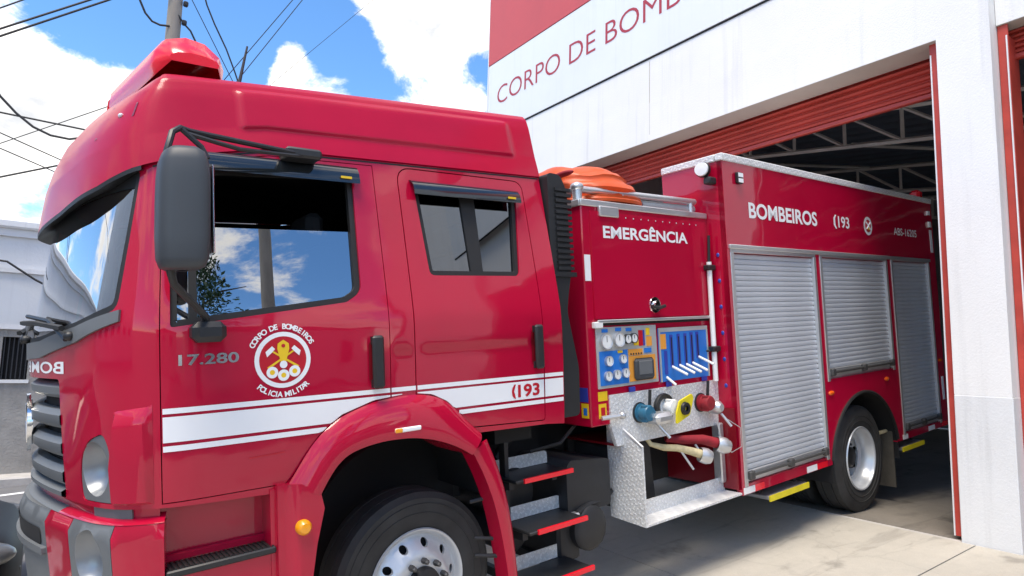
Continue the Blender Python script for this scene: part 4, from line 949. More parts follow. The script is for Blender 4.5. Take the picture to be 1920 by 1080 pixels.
# yellow hand wheel plate
yw = MB().prism(rnd([(3.87, 1.165), (4.03, 1.215), (4.085, 1.335), (4.07, 1.37), (3.92, 1.33), (3.88, 1.25)], .012), lambda p, q, a: (p, a, q), PY - .15, PY - .136).build('valve_plate', 'yellow_paint', op)
MB().lathe([(.02, -.02), (.045, -.02), (.05, 0), (.02, 0)], (3.97, PY - .152, 1.27), (0, 1, 0), 18).build('valve_boss', 'black_plastic', yw)
for (x, z) in ((3.69, 1.34), (4.40, 1.345)): MB().cyl((x, PY - .05, z - .05), (x + .005, PY - .06, z + .09), .012, 8).build('valve_lever', 'black_plastic', op)
MB().box(3.64, 3.82, PY - .17, PY - .03, 1.185, 1.265, c=.025).cyl((3.71, PY - .08, 1.20), (3.77, PY - .16, 1.08), .012, 8).build('ball_valve', 'aluminium', op)
MB().lathe([(.05, 0), (.055, -.03), (.055, -.09), (.03, -.12), (.001, -.12)], (4.455, PY - .02, 1.22), (0, 1, 0), 16).cyl((4.47, PY - .12, 1.17), (4.51, PY - .18, 1.07), .011, 8).build('ball_valve', 'aluminium', op)
MB().cyl((3.22, PY - .02, 1.275), (3.36, PY - .06, 1.28), .016, 8).ball((3.38, PY - .065, 1.28), .028, .028, .028, 8, 6).build('panel_knob', 'aluminium', op)
# recess under the outlets with couplings and hoses
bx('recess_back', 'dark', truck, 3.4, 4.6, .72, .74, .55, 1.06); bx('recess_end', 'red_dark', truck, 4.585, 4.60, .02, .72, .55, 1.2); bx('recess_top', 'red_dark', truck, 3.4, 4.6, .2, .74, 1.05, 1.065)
MB().prism(rnd([(3.46, .58), (3.90, .58), (3.86, 1.03), (3.46, 1.03)], .03), lambda p, q, a: (p, a, q), .30, .70).build('tool_case', 'chassis_black', truck)
hb = MB().tube([(3.70, .22, 1.10), (3.74, .18, 1.02), (3.86, .16, .98), (3.97, .12, .965), (4.08, .08, .93), (4.16, .05, .90)], [.014, .018, .024, .026, .03, .034], 12).build('hose', 'hose', truck)
MB().lathe([(.055, 0), (.06, .03), (.06, .06), (.05, .09), (.001, .09)], (4.16, .06, .895), (.8, -.5, -.3), 16).build('coupling', 'aluminium', hb)
hb2 = MB().tube([(4.0, .25, 1.02), (4.12, .18, 1.0), (4.26, .10, .99), (4.38, .06, .95)], [.028, .034, .038, .042], 12).build('hose', 'hose_red', truck)
MB().lathe([(.055, 0), (.065, .03), (.065, .07), (.05, .11), (.001, .11)], (4.38, .06, .945), (.8, -.45, -.3), 16).build('coupling', 'aluminium', hb2)
for (p, q) in (((3.99, .11, .95), (4.06, .05, .80)), ((4.19, .12, .96), (4.25, .06, .82))):
    MB().cyl(p, q, .009, 8).build('drain_lever', 'aluminium', truck)
MB().tube([(4.50, .06, 1.14), (4.60, -.02, 1.05), (4.60, -.02, .90), (4.52, .02, .86), (4.42, .03, .95), (4.40, .06, 1.12)], .0035, 5).build('safety_cable', 'aluminium', truck)
MB().box(4.52, 4.58, .12, .2, .60, 1.08, c=.01).build('tray_post', 'aluminium', truck)
# tread plate end and tray step
ep = MB().prism([(.33, .53), (0, .515), (0, 1.06), (.23, 1.205), (.33, 1.19)], lambda p, q, a: (a, p, q), 3.435, 3.452).build('tray_end_plate', 'diamond_plate', truck, smooth=0)
MB().tube([(3.443, .235, 1.205), (3.443, .0, 1.06)], .012, 8).build('plate_edge', 'aluminium', ep)
MB().box(3.452, 4.598, 0, .16, .515, .53).build('tray_step', 'diamond_plate', truck, smooth=0); MB().box(3.452, 4.598, .16, .172, .515, .635).build('tray_upstand', 'diamond_plate', truck, smooth=0)

# equipment body ---------------------------------------------------------------------------------------------
BX0, BX1, BT = 4.605, 9.05, 3.245
arc_c, arc_r = 6.83, .745
ap = [(arc_c + arc_r * math.cos(t), .40 + .715 * math.sin(t)) for t in np.linspace(math.pi - .18, .18, 26)]
outer = [(BX0, .505), (ap[0][0], .505)] + ap + [(ap[-1][0], .505), (BX1, .505), (BX1, BT), (BX0, BT)]
D1 = (4.675, 6.01, .585, 2.465); D2 = (6.155, 7.60, 1.30, 2.475); D3 = (7.765, 8.80, .575, 2.485)
hole = lambda q: [(q[0], q[2]), (q[1], q[2]), (q[1], q[3]), (q[0], q[3])]
sidef = lambda a, b, d=0.: (a, d, b)
skin('body_side', 'red_paint', truck, outer, [hole(D1), hole(D2), hole(D3)], sidef, h=.25, thick=.05)
o2 = [(BX0, .535), (ap[0][0], .535)] + ap + [(ap[-1][0], .535), (BX1, .535), (BX1, BT), (BX0, BT)]
skin('body_side', 'red_paint', truck, [(a, min(b, 2.9)) for a, b in o2], [], lambda a, b, d=0.: (a, 2.5 - d, b), h=.4, thick=.05)
MB().box(BX0, BX0 + .03, .002, .618, .55, BT).build('locker_front', 'red_paint', truck, smooth=0); MB().box(BX0, BX0 + .03, .62, 1.878, .55, 2.62).build('body_front', 'red_paint', truck, smooth=0); MB().box(BX0, BX0 + .03, 1.88, 2.498, .55, 2.9).build('locker_front', 'red_paint', truck, smooth=0)
MB().box(BX0 + .03, BX1 - .03, .60, .618, 2.60, BT - .03).build('locker_side', 'red_paint', truck, smooth=0)
MB().box(BX1 - .03, BX1 - .001, .002, .618, 2.6, BT).build('body_rear', 'red_paint', truck, smooth=0); MB().box(BX1 - .03, BX1 - .001, .002, 2.498, .55, 2.6).build('body_rear', 'red_paint', truck, smooth=0)
MB().box(BX0 + .03, BX1 - .03, .06, .60, BT - .03, BT - .002).build('locker_roof', 'aluminium', truck, smooth=0); MB().box(BX0 + .03, BX1 - .03, .62, 2.46, 2.58, 2.618).build('deck', 'diamond_plate', truck, smooth=0)
MB().box(BX0 + .04, ap[0][0] - .02, .06, 2.44, .56, .6).box(ap[-1][0] + .02, BX1 - .04, .06, 2.44, .56, .6).build('body_floor', 'chassis_black', truck, smooth=0)
for (x0, x1, y0, y1) in ((BX0 - .012, BX1, -.012, .06), (BX0 - .012, BX0 + .05, .06, .62)):
    MB().box(x0, x1, y0, y1, BT - .012, BT + .05, c=.008).build('roof_trim', 'diamond_plate', truck)
MB().box(BX0 + .02, BX0 + .5, .02, .4, BT + .05, BT + .055).build('corner_plate', 'diamond_plate', truck, smooth=0)
# wheel housing in the body
rows = [[(arc_c + (arc_r - .002) * math.cos(t), y, .40 + .713 * math.sin(t)) for t in np.linspace(math.pi + .1, -.1, 26)] for y in (.0, 1.0)]
MB().grid(rows).build('rear_wheel_housing', 'dark', truck)
MB().tube([(arc_c + (arc_r + .004) * math.cos(t), -.006, .40 + .719 * math.sin(t)) for t in np.linspace(math.pi - .2, .2, 26)], .016, 6).build('arch_rubber', 'rubber', truck)
# roller shutters: every slat its own piece
def shutter(q, latch=True):
    x0, x1, z0, z1 = q; root = bpy.data.objects.new('roller_shutter', None); link(root, truck)
    p = .0455; n = int(round((z1 - z0 - .10) / p)); p = (z1 - z0 - .10) / n
    sm = MB().prism([(.006, .0005), (.0, .006), (-.002, p * .5), (.0, p - .006), (.006, p - .002), (.012, p - .001), (.012, .0)], lambda a, b, c: (c, a, b), x0 + .012, x1 - .012).mesh('slat', 'shutter', 0)
    for k in range(n): inst('slat', sm, root, (0, .022, z0 + .10 + k * p))
    MB().box(x0, x1, .036, .04, z0, z1).build('shutter_backing', 'shutter', root, smooth=0)
    bar = MB().box(x0 + .01, x1 - .01, .008, .03, z0 + .012, z0 + .098, c=.005).build('bottom_rail', 'aluminium', root)
    MB().cyl((x0 + .04, -.018, z0 + .065), (x1 - .04, -.018, z0 + .065), .013, 8).build('lift_bar', 'steel_nut', bar)
    for x in (x0 + .05, (x0 + x1) / 2, x1 - .05): MB().box(x - .035, x + .035, -.034, .008, z0 + .03, z0 + .10, c=.01).build('latch', 'steel_nut', bar)
    for (a, b, c_, d_) in ((x0 - .035, x0 + .012, z0 - .02, z1 + .005), (x1 - .012, x1 + .035, z0 - .02, z1 + .005)):
        MB().box(a, b, -.008, .026, c_, d_, c=.004).build('guide_rail', 'aluminium', root)
    return root
for q in (D1, D2, D3): shutter(q)
MB().box(D1[0] - .05, D3[1] + .05, -.018, .01, 2.497, 2.535, c=.006).build('rain_gutter', 'aluminium', truck)
for q in (D1, D2, D3): MB().box(q[0] - .03, q[1] + .03, -.006, .02, q[3] + .002, 2.503, c=.003).build('door_header', 'aluminium', truck)
# reflective strips along the skirt
def strip(x0, x1, m): bx('reflective_strip', m, truck, x0, x1, -.004, -.0005, .51, .562)
for (x0, x1, m) in ((4.62, 4.78, 'white_vinyl'), (4.78, 4.92, 'red_lens'), (5.62, 5.80, 'white_vinyl'), (5.80, 6.0, 'red_lens'), (7.70, 7.83, 'white_vinyl'), (8.42, 8.6, 'white_vinyl'), (8.85, 9.0, 'red_lens')): strip(x0, x1, m)
bx('reflective_strip', 'white_vinyl', truck, 8.93, 8.99, -.004, -.0005, .82, 1.1); bx('reflective_strip', 'white_vinyl', truck, 8.93, 9.0, -.004, -.0005, 2.62, 2.9)
for (x, z) in ((6.165, 1.17), (7.40, 1.20), (8.93, 1.3)): MB().ball((x, -.004, z), .055, .016, .022).build('side_marker', 'orange_lens', truck)
for (x0, x1) in ((4.98, 5.62), (7.66, 8.24)):
    fs_ = MB().box(x0, x1, .0, .26, .395, .43, c=.006).build('fold_step', 'aluminium', truck)
    bx('step_edge', 'yellow_paint', fs_, x0 - .002, x1 + .002, -.012, -.001, .385, .432)
    MB().box(x0 + .02, x0 + .06, .1, .14, .43, .56).box(x1 - .06, x1 - .02, .1, .14, .43, .56).build('step_bracket', 'chassis_black', fs_, smooth=0)
# body front corner screws, lamps, lettering
for k in range(8): MB().ball((BX0 - .002, .09 - .0 * k, .95 + k * .215), .006, .016, .018, 8, 5).build('corner_tag', 'dark_blue', truck)
wl = MB().lathe([(.001, -.05), (.05, -.048), (.062, -.03), (.066, 0), (.05, .045), (.02, .06)], (4.53, .13, 3.17), (1, .25, 0), 20).build('work_lamp', 'black_plastic', truck)
MB().lathe([(.001, -.053), (.055, -.05), (.06, -.03)], (4.53, .13, 3.17), (1, .25, 0), 20).build('lamp_lens', 'lens_clear', wl)
MB().box(4.50, 4.60, .05, .12, 3.04, 3.10, c=.012).cyl((4.55, .10, 3.07), (4.55, .13, 3.15), .016, 8).build('lamp_bracket', 'black_plastic', wl)
bt = lambda a, b: (a, -.003, b)
lettering('BOMBEIROS', 'white_vinyl', truck, bt, 4.955, 6.13, 2.775, .135, .026)
lettering('193', 'white_vinyl', truck, bt, 6.56, 6.80, 2.79, .115, .02); MB().add([bt(*p) for p in ((6.50, 2.775), (6.53, 2.775), (6.50, 2.81), (6.50, 2.88), (6.53, 2.915), (6.50, 2.915), (6.465, 2.88), (6.465, 2.81))], [(0, 2, 7, ), (0, 1, 2), (2, 3, 6, 7), (3, 4, 5), (3, 5, 6)]).build('phone_mark', 'white_vinyl', truck, smooth=0)
lettering('ABS-16205', 'white_vinyl', truck, bt, 7.88, 8.52, 2.785, .085, .015)
be = MB().lathe([(.001, 0), (.10, 0)], (7.23, -.003, 2.845), (0, -1, 0), 28).build('body_emblem', 'white_vinyl', truck, smooth=0)
MB().lathe([(.001, 0), (.068, 0)], (7.23, -.0045, 2.845), (0, -1, 0), 24).build('emblem_field', 'red_vinyl', be, smooth=0)
for sg in (1, -1): MB().tube([(7.23 - sg * .045, -.006, 2.885), (7.23 + sg * .045, -.006, 2.81)], .008, 4).build('emblem_axe', 'white_vinyl', be)
MB().lathe([(.001, 0), (.022, 0)], (7.23, -.009, 2.82), (0, -1, 0), 12).build('emblem_ring', 'yellow_vinyl', be, smooth=0)
sl = MB().box(4.78, 4.865, -.03, 0, 3.055, 3.15, c=.008).build('scene_lamp', 'black_plastic', truck)
MB().box(4.79, 4.855, -.034, -.029, 3.108, 3.142).box(4.79, 4.855, -.034, -.029, 3.062, 3.096).build('lamp_lens', 'lens_clear', sl, smooth=0)
MB().box(8.86, 8.98, .05, .17, BT + .05, BT + .17, c=.03).build('beacon', 'red_lens', truck); MB().box(8.88, 8.95, -.02, .0, 3.08, 3.13).box(8.9, 8.96, -.02, .0, 2.93, 3.0).build('rear_lamp', 'lens_clear', truck, smooth=0)
MB().box(7.53, 7.545, .04, .55, .02, .62).build('mud_flap', 'mudflap', truck, smooth=0)
MB().cyl((7.35, .1, .62), (7.52, .1, .62), .02, 8).build('flap_bracket', 'hose', truck)
# orange rescue stretcher lying on the pump deck
sb = empty('rescue_stretcher', 'orange plastic basket stretcher lying upside down on the pump deck behind the cab', 'stretcher', (0, 0, 0))
TM = Matrix.Translation((.0247, 3.0271, -.5321)) @ truck.rotation_euler.to_matrix().to_4x4()
sb.matrix_world = TM
rows = []
for (k, z) in ((1.0, 2.83), (1.04, 2.845), (1.05, 2.865), (.985, 2.878), (.985, 2.90), (1.01, 2.925), (.99, 2.955), (.945, 2.97), (.93, 2.995), (.935, 3.01), (.90, 3.035), (.855, 3.043), (.84, 3.06), (.80, 3.08), (.72, 3.10), (.62, 3.115), (.56, 3.117), (.5, 3.125), (.3, 3.132), (.02, 3.134)):
    rw_ = []
    for t in np.linspace(0, 2 * math.pi, 49):
        c, s_ = math.cos(t), math.sin(t); rib = 1 + (.02 * math.cos(t * 8) if .5 < k < 1.02 else 0)
        rw_.append((3.60 + .43 * k * rib * math.copysign(abs(c) ** .7, c), 1.24 + 1.02 * k * math.copysign(abs(s_) ** .6, s_), 2.83 + (z - 2.83) * 1.22 + (.012 * math.cos(t * 8) if k < .95 else 0)))
    rows.append(rw_)
MB().grid(rows).build('shell', 'orange_plastic', sb, smooth=60)
for k in range(5): 
    MB().ball((3.215, .42 + k * .4, 3.05), .03, .11, .022).build('grip_slot', 'hose_red', sb)
MB().tube([(3.60 + .45 * math.copysign(abs(math.cos(t)) ** .7, math.cos(t)), 1.24 + 1.05 * math.copysign(abs(math.sin(t)) ** .6, math.sin(t)), 2.848) for t in np.linspace(0, 2 * math.pi, 48, endpoint=False)], .022, 6, closed=True).build('rim', 'orange_plastic', sb)
rp = MB().tube([(3.06, .42, 2.98), (3.10, .5, 3.03), (3.2, .52, 3.05), (3.4, .5, 3.055)], .014, 6).build('deck_lance', 'black_plastic', truck)
MB().cyl((3.38, .5, 3.055), (3.52, .48, 3.06), .024, 8).build('lance_grip', 'black_plastic', rp)
MB().tube([(3.0 + .05 * math.cos(t * 3.1), .45 + .04 * t, 2.95 + .05 * math.sin(t * 2.3)) for t in np.linspace(0, 9, 40)], .012, 5).build('coiled_strap', 'hose_red', truck)
# ================================================================== ground
def hgt(x, y):
    h = -.065 * (6.36 - max(-2.2, x)) if x < 6.36 else 0.
    return h - .09 * sst(y, 6.3, 10.5) - .03
def sheet(name, m, xs, ys, dz=0., parent=None):
    rows = [[(x, y, hgt(x, y) + dz) for x in xs] for y in ys]
    return MB().grid(rows).build(name, m, parent, smooth=60)
g_ = MB().add([(-600, -600, -.85), (600, -600, -.85), (600, 600, -.85), (-600, 600, -.85)], [(0, 1, 2, 3)]).build('ground', 'asphalt', None, 0); tag(g_, kind='structure')
dw = sheet('driveway', 'dark', [6.34, 2, -2.2], [-1.95, 6.5], -.02); tag(dw, kind='structure')
xs = [6.35, 3.95, 1.35, -1.25, -2.2]; ys = [-1.95, 2.28, 6.5]
for i in range(len(xs) - 1):
    for j in range(len(ys) - 1):
        x0, x1, y0, y1 = xs[i + 1] + .006, xs[i] - .006, ys[j] + .006, ys[j + 1] - .006
        top = [(x, y, hgt(x, 0) + (.001 * ((i * 7 + j * 3) % 3))) for x, y in ((x0, y0), (x1, y0), (x1, y1), (x0, y1))]; b_ = [(p[0], p[1], p[2] - .018) for p in top]
        MB().add(top + b_, [(0, 1, 2, 3), (0, 4, 5, 1), (1, 5, 6, 2), (2, 6, 7, 3), (3, 7, 4, 0)]).build('concrete_slab', 'concrete', dw, 0)
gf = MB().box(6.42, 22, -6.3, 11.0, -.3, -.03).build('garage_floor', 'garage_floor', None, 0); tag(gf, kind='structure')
MB().box(6.352, 6.42, -6.3, 11, -.3, -.034).build('threshold', 'kerb', gf, 0)
rd_ = sheet('road', 'asphalt', list(np.linspace(-40, -2.2, 20)) + list(np.linspace(-2, 6.3, 10)) + [12, 30], list(np.linspace(6.52, 11.75, 12))); tag(rd_, kind='structure')
rd2 = sheet('road', 'asphalt', list(np.linspace(-40, -2.21, 24)), [-60, -14, 0, 6.5]); tag(rd2, kind='structure')
fc = sheet('forecourt', 'asphalt_dark', [6.34, 2, -2.2], [-14, -1.96]); tag(fc, kind='structure')
MB().grid([[(x, y, hgt(x, y) + .004) for x in np.linspace(-20, 6, 40)] for y in (11.05, 11.17)]).build('lane_line', 'white_vinyl', rd_, 0)
kb = MB().box(-40, 30, 11.75, 11.93, -.72, -.44, c=.02).build('kerb', 'kerb', None); tag(kb, kind='structure')
pv = MB().box(-40, 30, 11.93, 12.25, -.72, -.45).build('pavement', 'kerb', None, 0); tag(pv, kind='structure')

# ================================================================== fire station
st_ = empty('fire_station', 'white rendered fire station with red roll-up doors and a red fascia', 'building', (6.36, 2.2, 0))
st_inv = Matrix.Translation((-6.36, -2.2, 0))
def sp(name, m, *a, c=0., parent=None, smooth=0):
    """a box of the station in world coordinates; pieces take two materials only through separate parts"""
    o = MB().box(*a, c=c).build(name, m, None, smooth=30 if c else 0); o.parent = parent or st_; o.matrix_parent_inverse = st_inv; return o
def sp2(mb, name, m, parent=None, smooth=40):
    o = mb.build(name, m, None, smooth); o.parent = parent or st_; o.matrix_parent_inverse = st_inv; return o
ZL, ZD = 4.43, 4.97
sp('pillar_base', 'wall_grey', 6.357, 6.76, 1.967, 2.39, -.06, 1.198, c=.006)
sp('pillar', 'wall_white', 6.36, 6.76, 1.97, 2.387, 1.198, ZL)
sp('door_beam', 'wall_white', 6.36, 6.70, 1.97, 10.05, ZL, ZD)
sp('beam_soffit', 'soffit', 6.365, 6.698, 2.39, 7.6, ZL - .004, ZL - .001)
sp('upper_wall', 'wall_white', 6.366, 6.70, 1.97, 10.05, ZD, 8.6)
sp('end_wall', 'wall_white', 6.36, 6.70, 7.6, 10.05, -.3, ZL); sp('gable_wall', 'wall_white', 6.70, 18, 9.8, 10.05, -.3, 8.4)
sp('pillar_top', 'wall_white', 6.36, 6.70, 1.968, 2.30, ZD, 8.6)
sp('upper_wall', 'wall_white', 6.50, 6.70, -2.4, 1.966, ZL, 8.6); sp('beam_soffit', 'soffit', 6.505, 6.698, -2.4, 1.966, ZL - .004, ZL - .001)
sp('pillar', 'wall_white', 6.366, 6.76, -2.82, -2.4, 1.2, 8.6); sp('pillar_base', 'wall_grey', 6.357, 6.76, -2.823, -2.397, -.06, 1.198, c=.006)
sp('end_wall', 'wall_white', 6.40, 6.70, -5.4, -2.82, -.3, 8.6)
sp('wall_joint', 'soffit', 6.3585, 6.366, 5.905, 5.912, ZD - .45, ZD + .6)
# roll-up doors: curtain slats still hanging under the beam, guide rails
def rollup(y0, y1, X, zb, zt, XR=None):
    XR = XR or X
    root = bpy.data.objects.new('roll_up_door', None); link(root, st_); root.matrix_parent_inverse = st_inv
    def add(mb, name, m, smooth=30):
        return mb.build(name, m, root, smooth)
    n = 5; p = (zt - zb) / n
    prof = [(0, 0), (-.022, p * .15), (-.03, p * .45), (-.012, p * .8), (0, p * .92), (0, p), (.012, p), (.012, 0)]
    me = MB().prism(prof, lambda a, b, c: (a, c, b), y0 + .02, y1 - .02).mesh('curtain_slat', 'door_red', 25)
    for k in range(n): inst('curtain_slat', me, root, (X + .02, 0, zb + k * p))
    add(MB().box(X - .01, X + .05, y0 + .02, y1 - .02, zb - .05, zb - .002, c=.008), 'bottom_bar', 'door_red')
    for s_, y in ((1, y0), (-1, y1)):
        ya, yb = sorted((y, y + s_ * .075)); add(MB().box(XR - .05, XR - .03, ya, yb, 0, zt - .012), 'guide_rail', 'door_red', 0)
        ya, yb = sorted((y + s_ * .055, y + s_ * .075)); add(MB().box(XR - .03, X + .07, ya, yb, 0, zt - .12), 'guide_flange', 'door_red', 0)
        ya, yb = sorted((y + s_ * .06, y + s_ * .07)); add(MB().box(XR - .062, XR - .051, ya, yb, 0, zt - .12), 'guide_lip', 'sign_white', 0)
    add(MB().cyl((X + .22, y0, zt + .05), (X + .22, y1, zt + .05), .2, 18), 'drum', 'door_red')
    return root
rollup(2.391, 7.599, 6.73, 4.09, 4.44, 6.47); rollup(-2.39, 1.965, 6.68, 4.2, 4.44, 6.57)
# hall: roof, walls, trusses
zt_ = lambda y: 4.78 + .15 * (y - 3.3)
rows = []
for y in (-6.2, 9.9): rows.append([(6.72 + k * .09, y, max(zt_(y), 3.9) + .30 + (.035 if k % 4 in (1, 2) else 0)) for k in range(124)])
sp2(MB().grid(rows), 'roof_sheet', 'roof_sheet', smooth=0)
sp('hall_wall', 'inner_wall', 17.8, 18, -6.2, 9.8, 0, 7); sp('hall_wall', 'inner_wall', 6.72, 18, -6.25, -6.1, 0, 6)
def truss(X):
    root = bpy.data.objects.new('roof_truss', None); link(root, st_); root.matrix_parent_inverse = st_inv
    B = lambda a, b, w=.035: MB().tube([(X, a[0], a[1]), (X, b[0], b[1])], w, 4)
    y0, y1 = -6.1, 9.8; dz = .46
    B((y0, zt_(y0)), (y1, zt_(y1))).build('top_chord', 'truss_steel', root, 20); B((y0, zt_(y0) - dz), (y1, zt_(y1) - dz)).build('bottom_chord', 'truss_steel', root, 20)
    n = 21; st = (y1 - y0) / n
    for k in range(n + 1):
        y = y0 + k * st; B((y, zt_(y)), (y, zt_(y) - dz), .026).build('upright', 'truss_steel', root, 20)
        if k < n: B((y, zt_(y) - dz), (y + st, zt_(y + st)), .024).build('web', 'truss_steel', root, 20)
for X in (8.8, 12.2, 15.4): truss(X)
for y in (1.8, 4.4, 7.0):
    sp2(MB().tube([(8.8, y, zt_(y) - .44), (12.2, y - 1.2, zt_(y - 1.2) + .02)], .03, 4), 'wind_brace', 'truss_steel', smooth=20)
# fascia and sign
sp('fascia', 'sign_red', 6.341, 6.364, -2.82, 10.052, 7.055, 8.7); sp('fascia_edge', 'sign_white', 6.335, 6.376, 10.054, 10.075, 5.62, 8.7)
sg = empty('sign_board', 'long white sign board with red lettering above the garage doors', 'sign', (6.30, 10.05, 5.62))
sinv = Matrix.Translation((-6.30, -10.05, -5.62))
def sgp(o): o.parent = sg; o.matrix_parent_inverse = sinv; return o
sgp(MB().box(6.348, 6.364, -2.82, 10.05, 5.63, 7.045, c=.004).build('panel', 'sign_white', None, 30))
sgp(MB().box(6.357, 6.367, -2.8, 10.04, 5.605, 5.629).build('shadow_gap', 'dark', None, 0))
full = glyphs('CORPO DE BOMBEIROS', -.008)[0]; gB = glyphs('CORPO DE B', .0)[0]; gb = glyphs('B', .0)[0]
xB = max(p[0] for p in gB) - (max(p[0] for p in gb) - min(p[0] for p in gb)) - min(p[0] for p in full); wf = max(p[0] for p in full) - min(p[0] for p in full)
scl = (9.73 - 6.79) / xB
sgp(lettering('CORPO DE BOMBEIROS', 'letter_red', None, lambda a, b: (6.345, 9.73 - a, b), 0, wf * scl, 6.175, .335, -.008))

# ================================================================== street background on the left
gw = empty('garden_wall', 'grey cement wall with a barred window across the street at the left edge', 'wall', (-6, 12.3, -.45))
ginv = Matrix.Translation((6, -12.3, .45))
def gp(mb, name, m, smooth=0, parent=None):
    o = mb.build(name, m, None, smooth); o.parent = parent or gw; o.matrix_parent_inverse = ginv; return o
WX0, WX1, WZ0, WZ1 = -.72, -.39, .93, 1.565
gp(MB().box(-14, WX0, 12.2, 12.4, -.5, 1.68).box(WX1, 1.0, 12.2, 12.4, -.5, 1.68).box(WX0, WX1, 12.2, 12.4, -.5, WZ0).box(WX0, WX1, 12.2, 12.4, WZ1, 1.68), 'wall', 'far_grey')
gp(MB().box(-14, 1.02, 12.16, 12.42, 1.68, 1.76), 'coping', 'far_white')
w_ = gp(MB().box(WX0, WX1, 12.33, 12.36, WZ0, WZ1), 'window', 'dark'); 
for k in range(6): gp(MB().box(WX0 + .02 + k * .055, WX0 + .034 + k * .055, 12.22, 12.24, WZ0, WZ1), 'bar', 'bars')
gp(MB().box(WX0 - .04, WX1 + .03, 12.17, 12.21, WZ0 - .05, WZ0 - .003), 'sill', 'far_white')
hb_ = empty('white_house', 'white flat-fronted house with a cornice behind the grey wall', 'house', (-6, 14, -.45)); hinv = Matrix.Translation((6, -14, .45))
def hp(mb, name, m, smooth=0):
    o = mb.build(name, m, None, smooth); o.parent = hb_; o.matrix_parent_inverse = hinv; return o
hp(MB().box(-14, .9, 13.6, 20, -.5, 3.40), 'wall', 'far_white'); hp(MB().box(-14.1, 1.0, 13.46, 20.1, 3.40, 3.55, c=.03), 'cornice', 'wall_grey', 30); hp(MB().box(-14.05, .95, 13.54, 13.6, 3.27, 3.40), 'moulding', 'far_white')
hp(MB().box(-14, .93, 13.55, 13.598, 2.66, 2.74), 'string_course', 'wall_grey')
hp(MB().tube([(-3, 13.4, 2.86), (-1.1, 13.4, 2.84), (-.85, 13.4, 2.82), (-.45, 13.4, 2.55), (-.2, 13.4, 2.42)], .018, 5), 'service_cable', 'wire')
# utility pole and its wires (all hung in the plane of the pole line)
pole = empty('utility_pole', 'grey-brown concrete utility pole rising behind the cab roof', 'utility pole', (1.31, 14.0, -.6))
pinv = Matrix.Translation((-1.31, -14.0, .6))
def pp(mb, name, m):
    o = mb.build(name, m, None, 40); o.parent = pole; o.matrix_parent_inverse = pinv; return o
pp(MB().tube([(1.31, 14, -.6), (1.31, 14, 9.6)], [.17, .125], 16), 'shaft', 'pole')
pp(MB().box(.3, 2.4, 13.82, 13.9, 9.0, 9.1), 'cross_arm', 'pole')
for (z, s_) in ((8.35, 1), (7.95, 1), (8.5, -1)): pp(MB().box(1.31 + s_ * .13, 1.31 + s_ * .22, 13.86, 13.96, z, z + .1, c=.02), 'clamp', 'wire')
for x in (.4, 1.0, 1.7, 2.3): pp(MB().lathe([(.03, 0), (.06, .04), (.04, .08), (.06, .12), (.02, .18)], (x, 13.86, 9.1), (0, 0, 1), 10), 'insulator', 'gauge_white')
def world_at(px, py, Y):
    c = ((px - 960) / 1200, (py - 540) / 1200, 1.); d = [sum(RB[i][j] * c[j] for j in range(3)) for i in range(3)]; k = Y / d[1]
    return Vector((d[0] * k, Y, CAMZ + d[2] * k))
def wire(pts, Y, r, label, sag=0.):
    P = [world_at(a, b, Y) for a, b in pts]; out = []
    if pts[0][0] < 0: P[0] = P[0] + (P[0] - P[1]).normalized() * (14 if len(P) == 2 else 5)      # runs on to the next pole, out of view
    if len(P) == 2:
        for k in range(31):
            t = k / 30; q = P[0].lerp(P[1], t); q.z -= sag * 4 * t * (1 - t); out.append(q)
    else: out = P
    tag(MB().tube(out, r, 5).build('overhead_wire', 'wire'), label, 'wire', 'overhead wires')
wire([(-180, 112), (330, -52)], 15, .022, 'upper of the two parallel wires crossing the top left corner')
wire([(-180, 128), (330, -42)], 15, .022, 'lower of the two parallel wires crossing the top left corner')
wire([(-120, 58), (160, -42)], 15.2, .016, 'short wire cutting the very top left corner of the sky')
wire([(-40, 120), (0, 180), (30, 212), (62, 238), (95, 254), (130, 261), (165, 257), (220, 235), (270, 205), (320, 170)], 14, .022, 'sagging drop wire hanging in a deep curve in front of the big cloud')
wire([(-100, 190), (230, 258)], 14.5, .018, 'wire sloping down to the cab roof just above the sagging drop wire')
wire([(-60, 222), (190, 334)], 15, .012, 'upper of two thin wires falling towards the sun visor')
wire([(-60, 252), (190, 360)], 15.4, .012, 'lower of two thin wires falling towards the sun visor')
wire([(-120, 356), (230, 286)], 14.2, .018, 'wire rising gently just above the white house cornice')
wire([(-120, 310), (260, 180)], 16, .010, 'faint wire rising from the left edge towards the light bar')
wire([(250, -40), (262, 0), (272, 24), (285, 40), (300, 47), (318, 49)], 13.9, .022, 'looped cable joining the left side of the utility pole')
wire([(325, 15), (345, 45), (357, 58), (372, 90), (392, 140)], 13.9, .02, 'dark cable dropping from the right side of the utility pole')
wire([(345, -30), (425, 130), (445, 170)], 15, .01, 'thin wire slanting down behind the light bar')
wire([(380, -20), (388, 10), (402, 45), (424, 92), (440, 135), (455, 180)], 14.6, .018, 'thick wire running down to the antenna')
wire([(600, -60), (420, 150)], 15, .010, 'left of the twin wires rising from the antenna to the top edge')
wire([(615, -60), (430, 170)], 15.3, .010, 'right of the twin wires rising from the antenna to the top edge')
wire([(735, -30), (470, 190)], 18, .007, 'hair-thin wire crossing the sky between two small clouds')
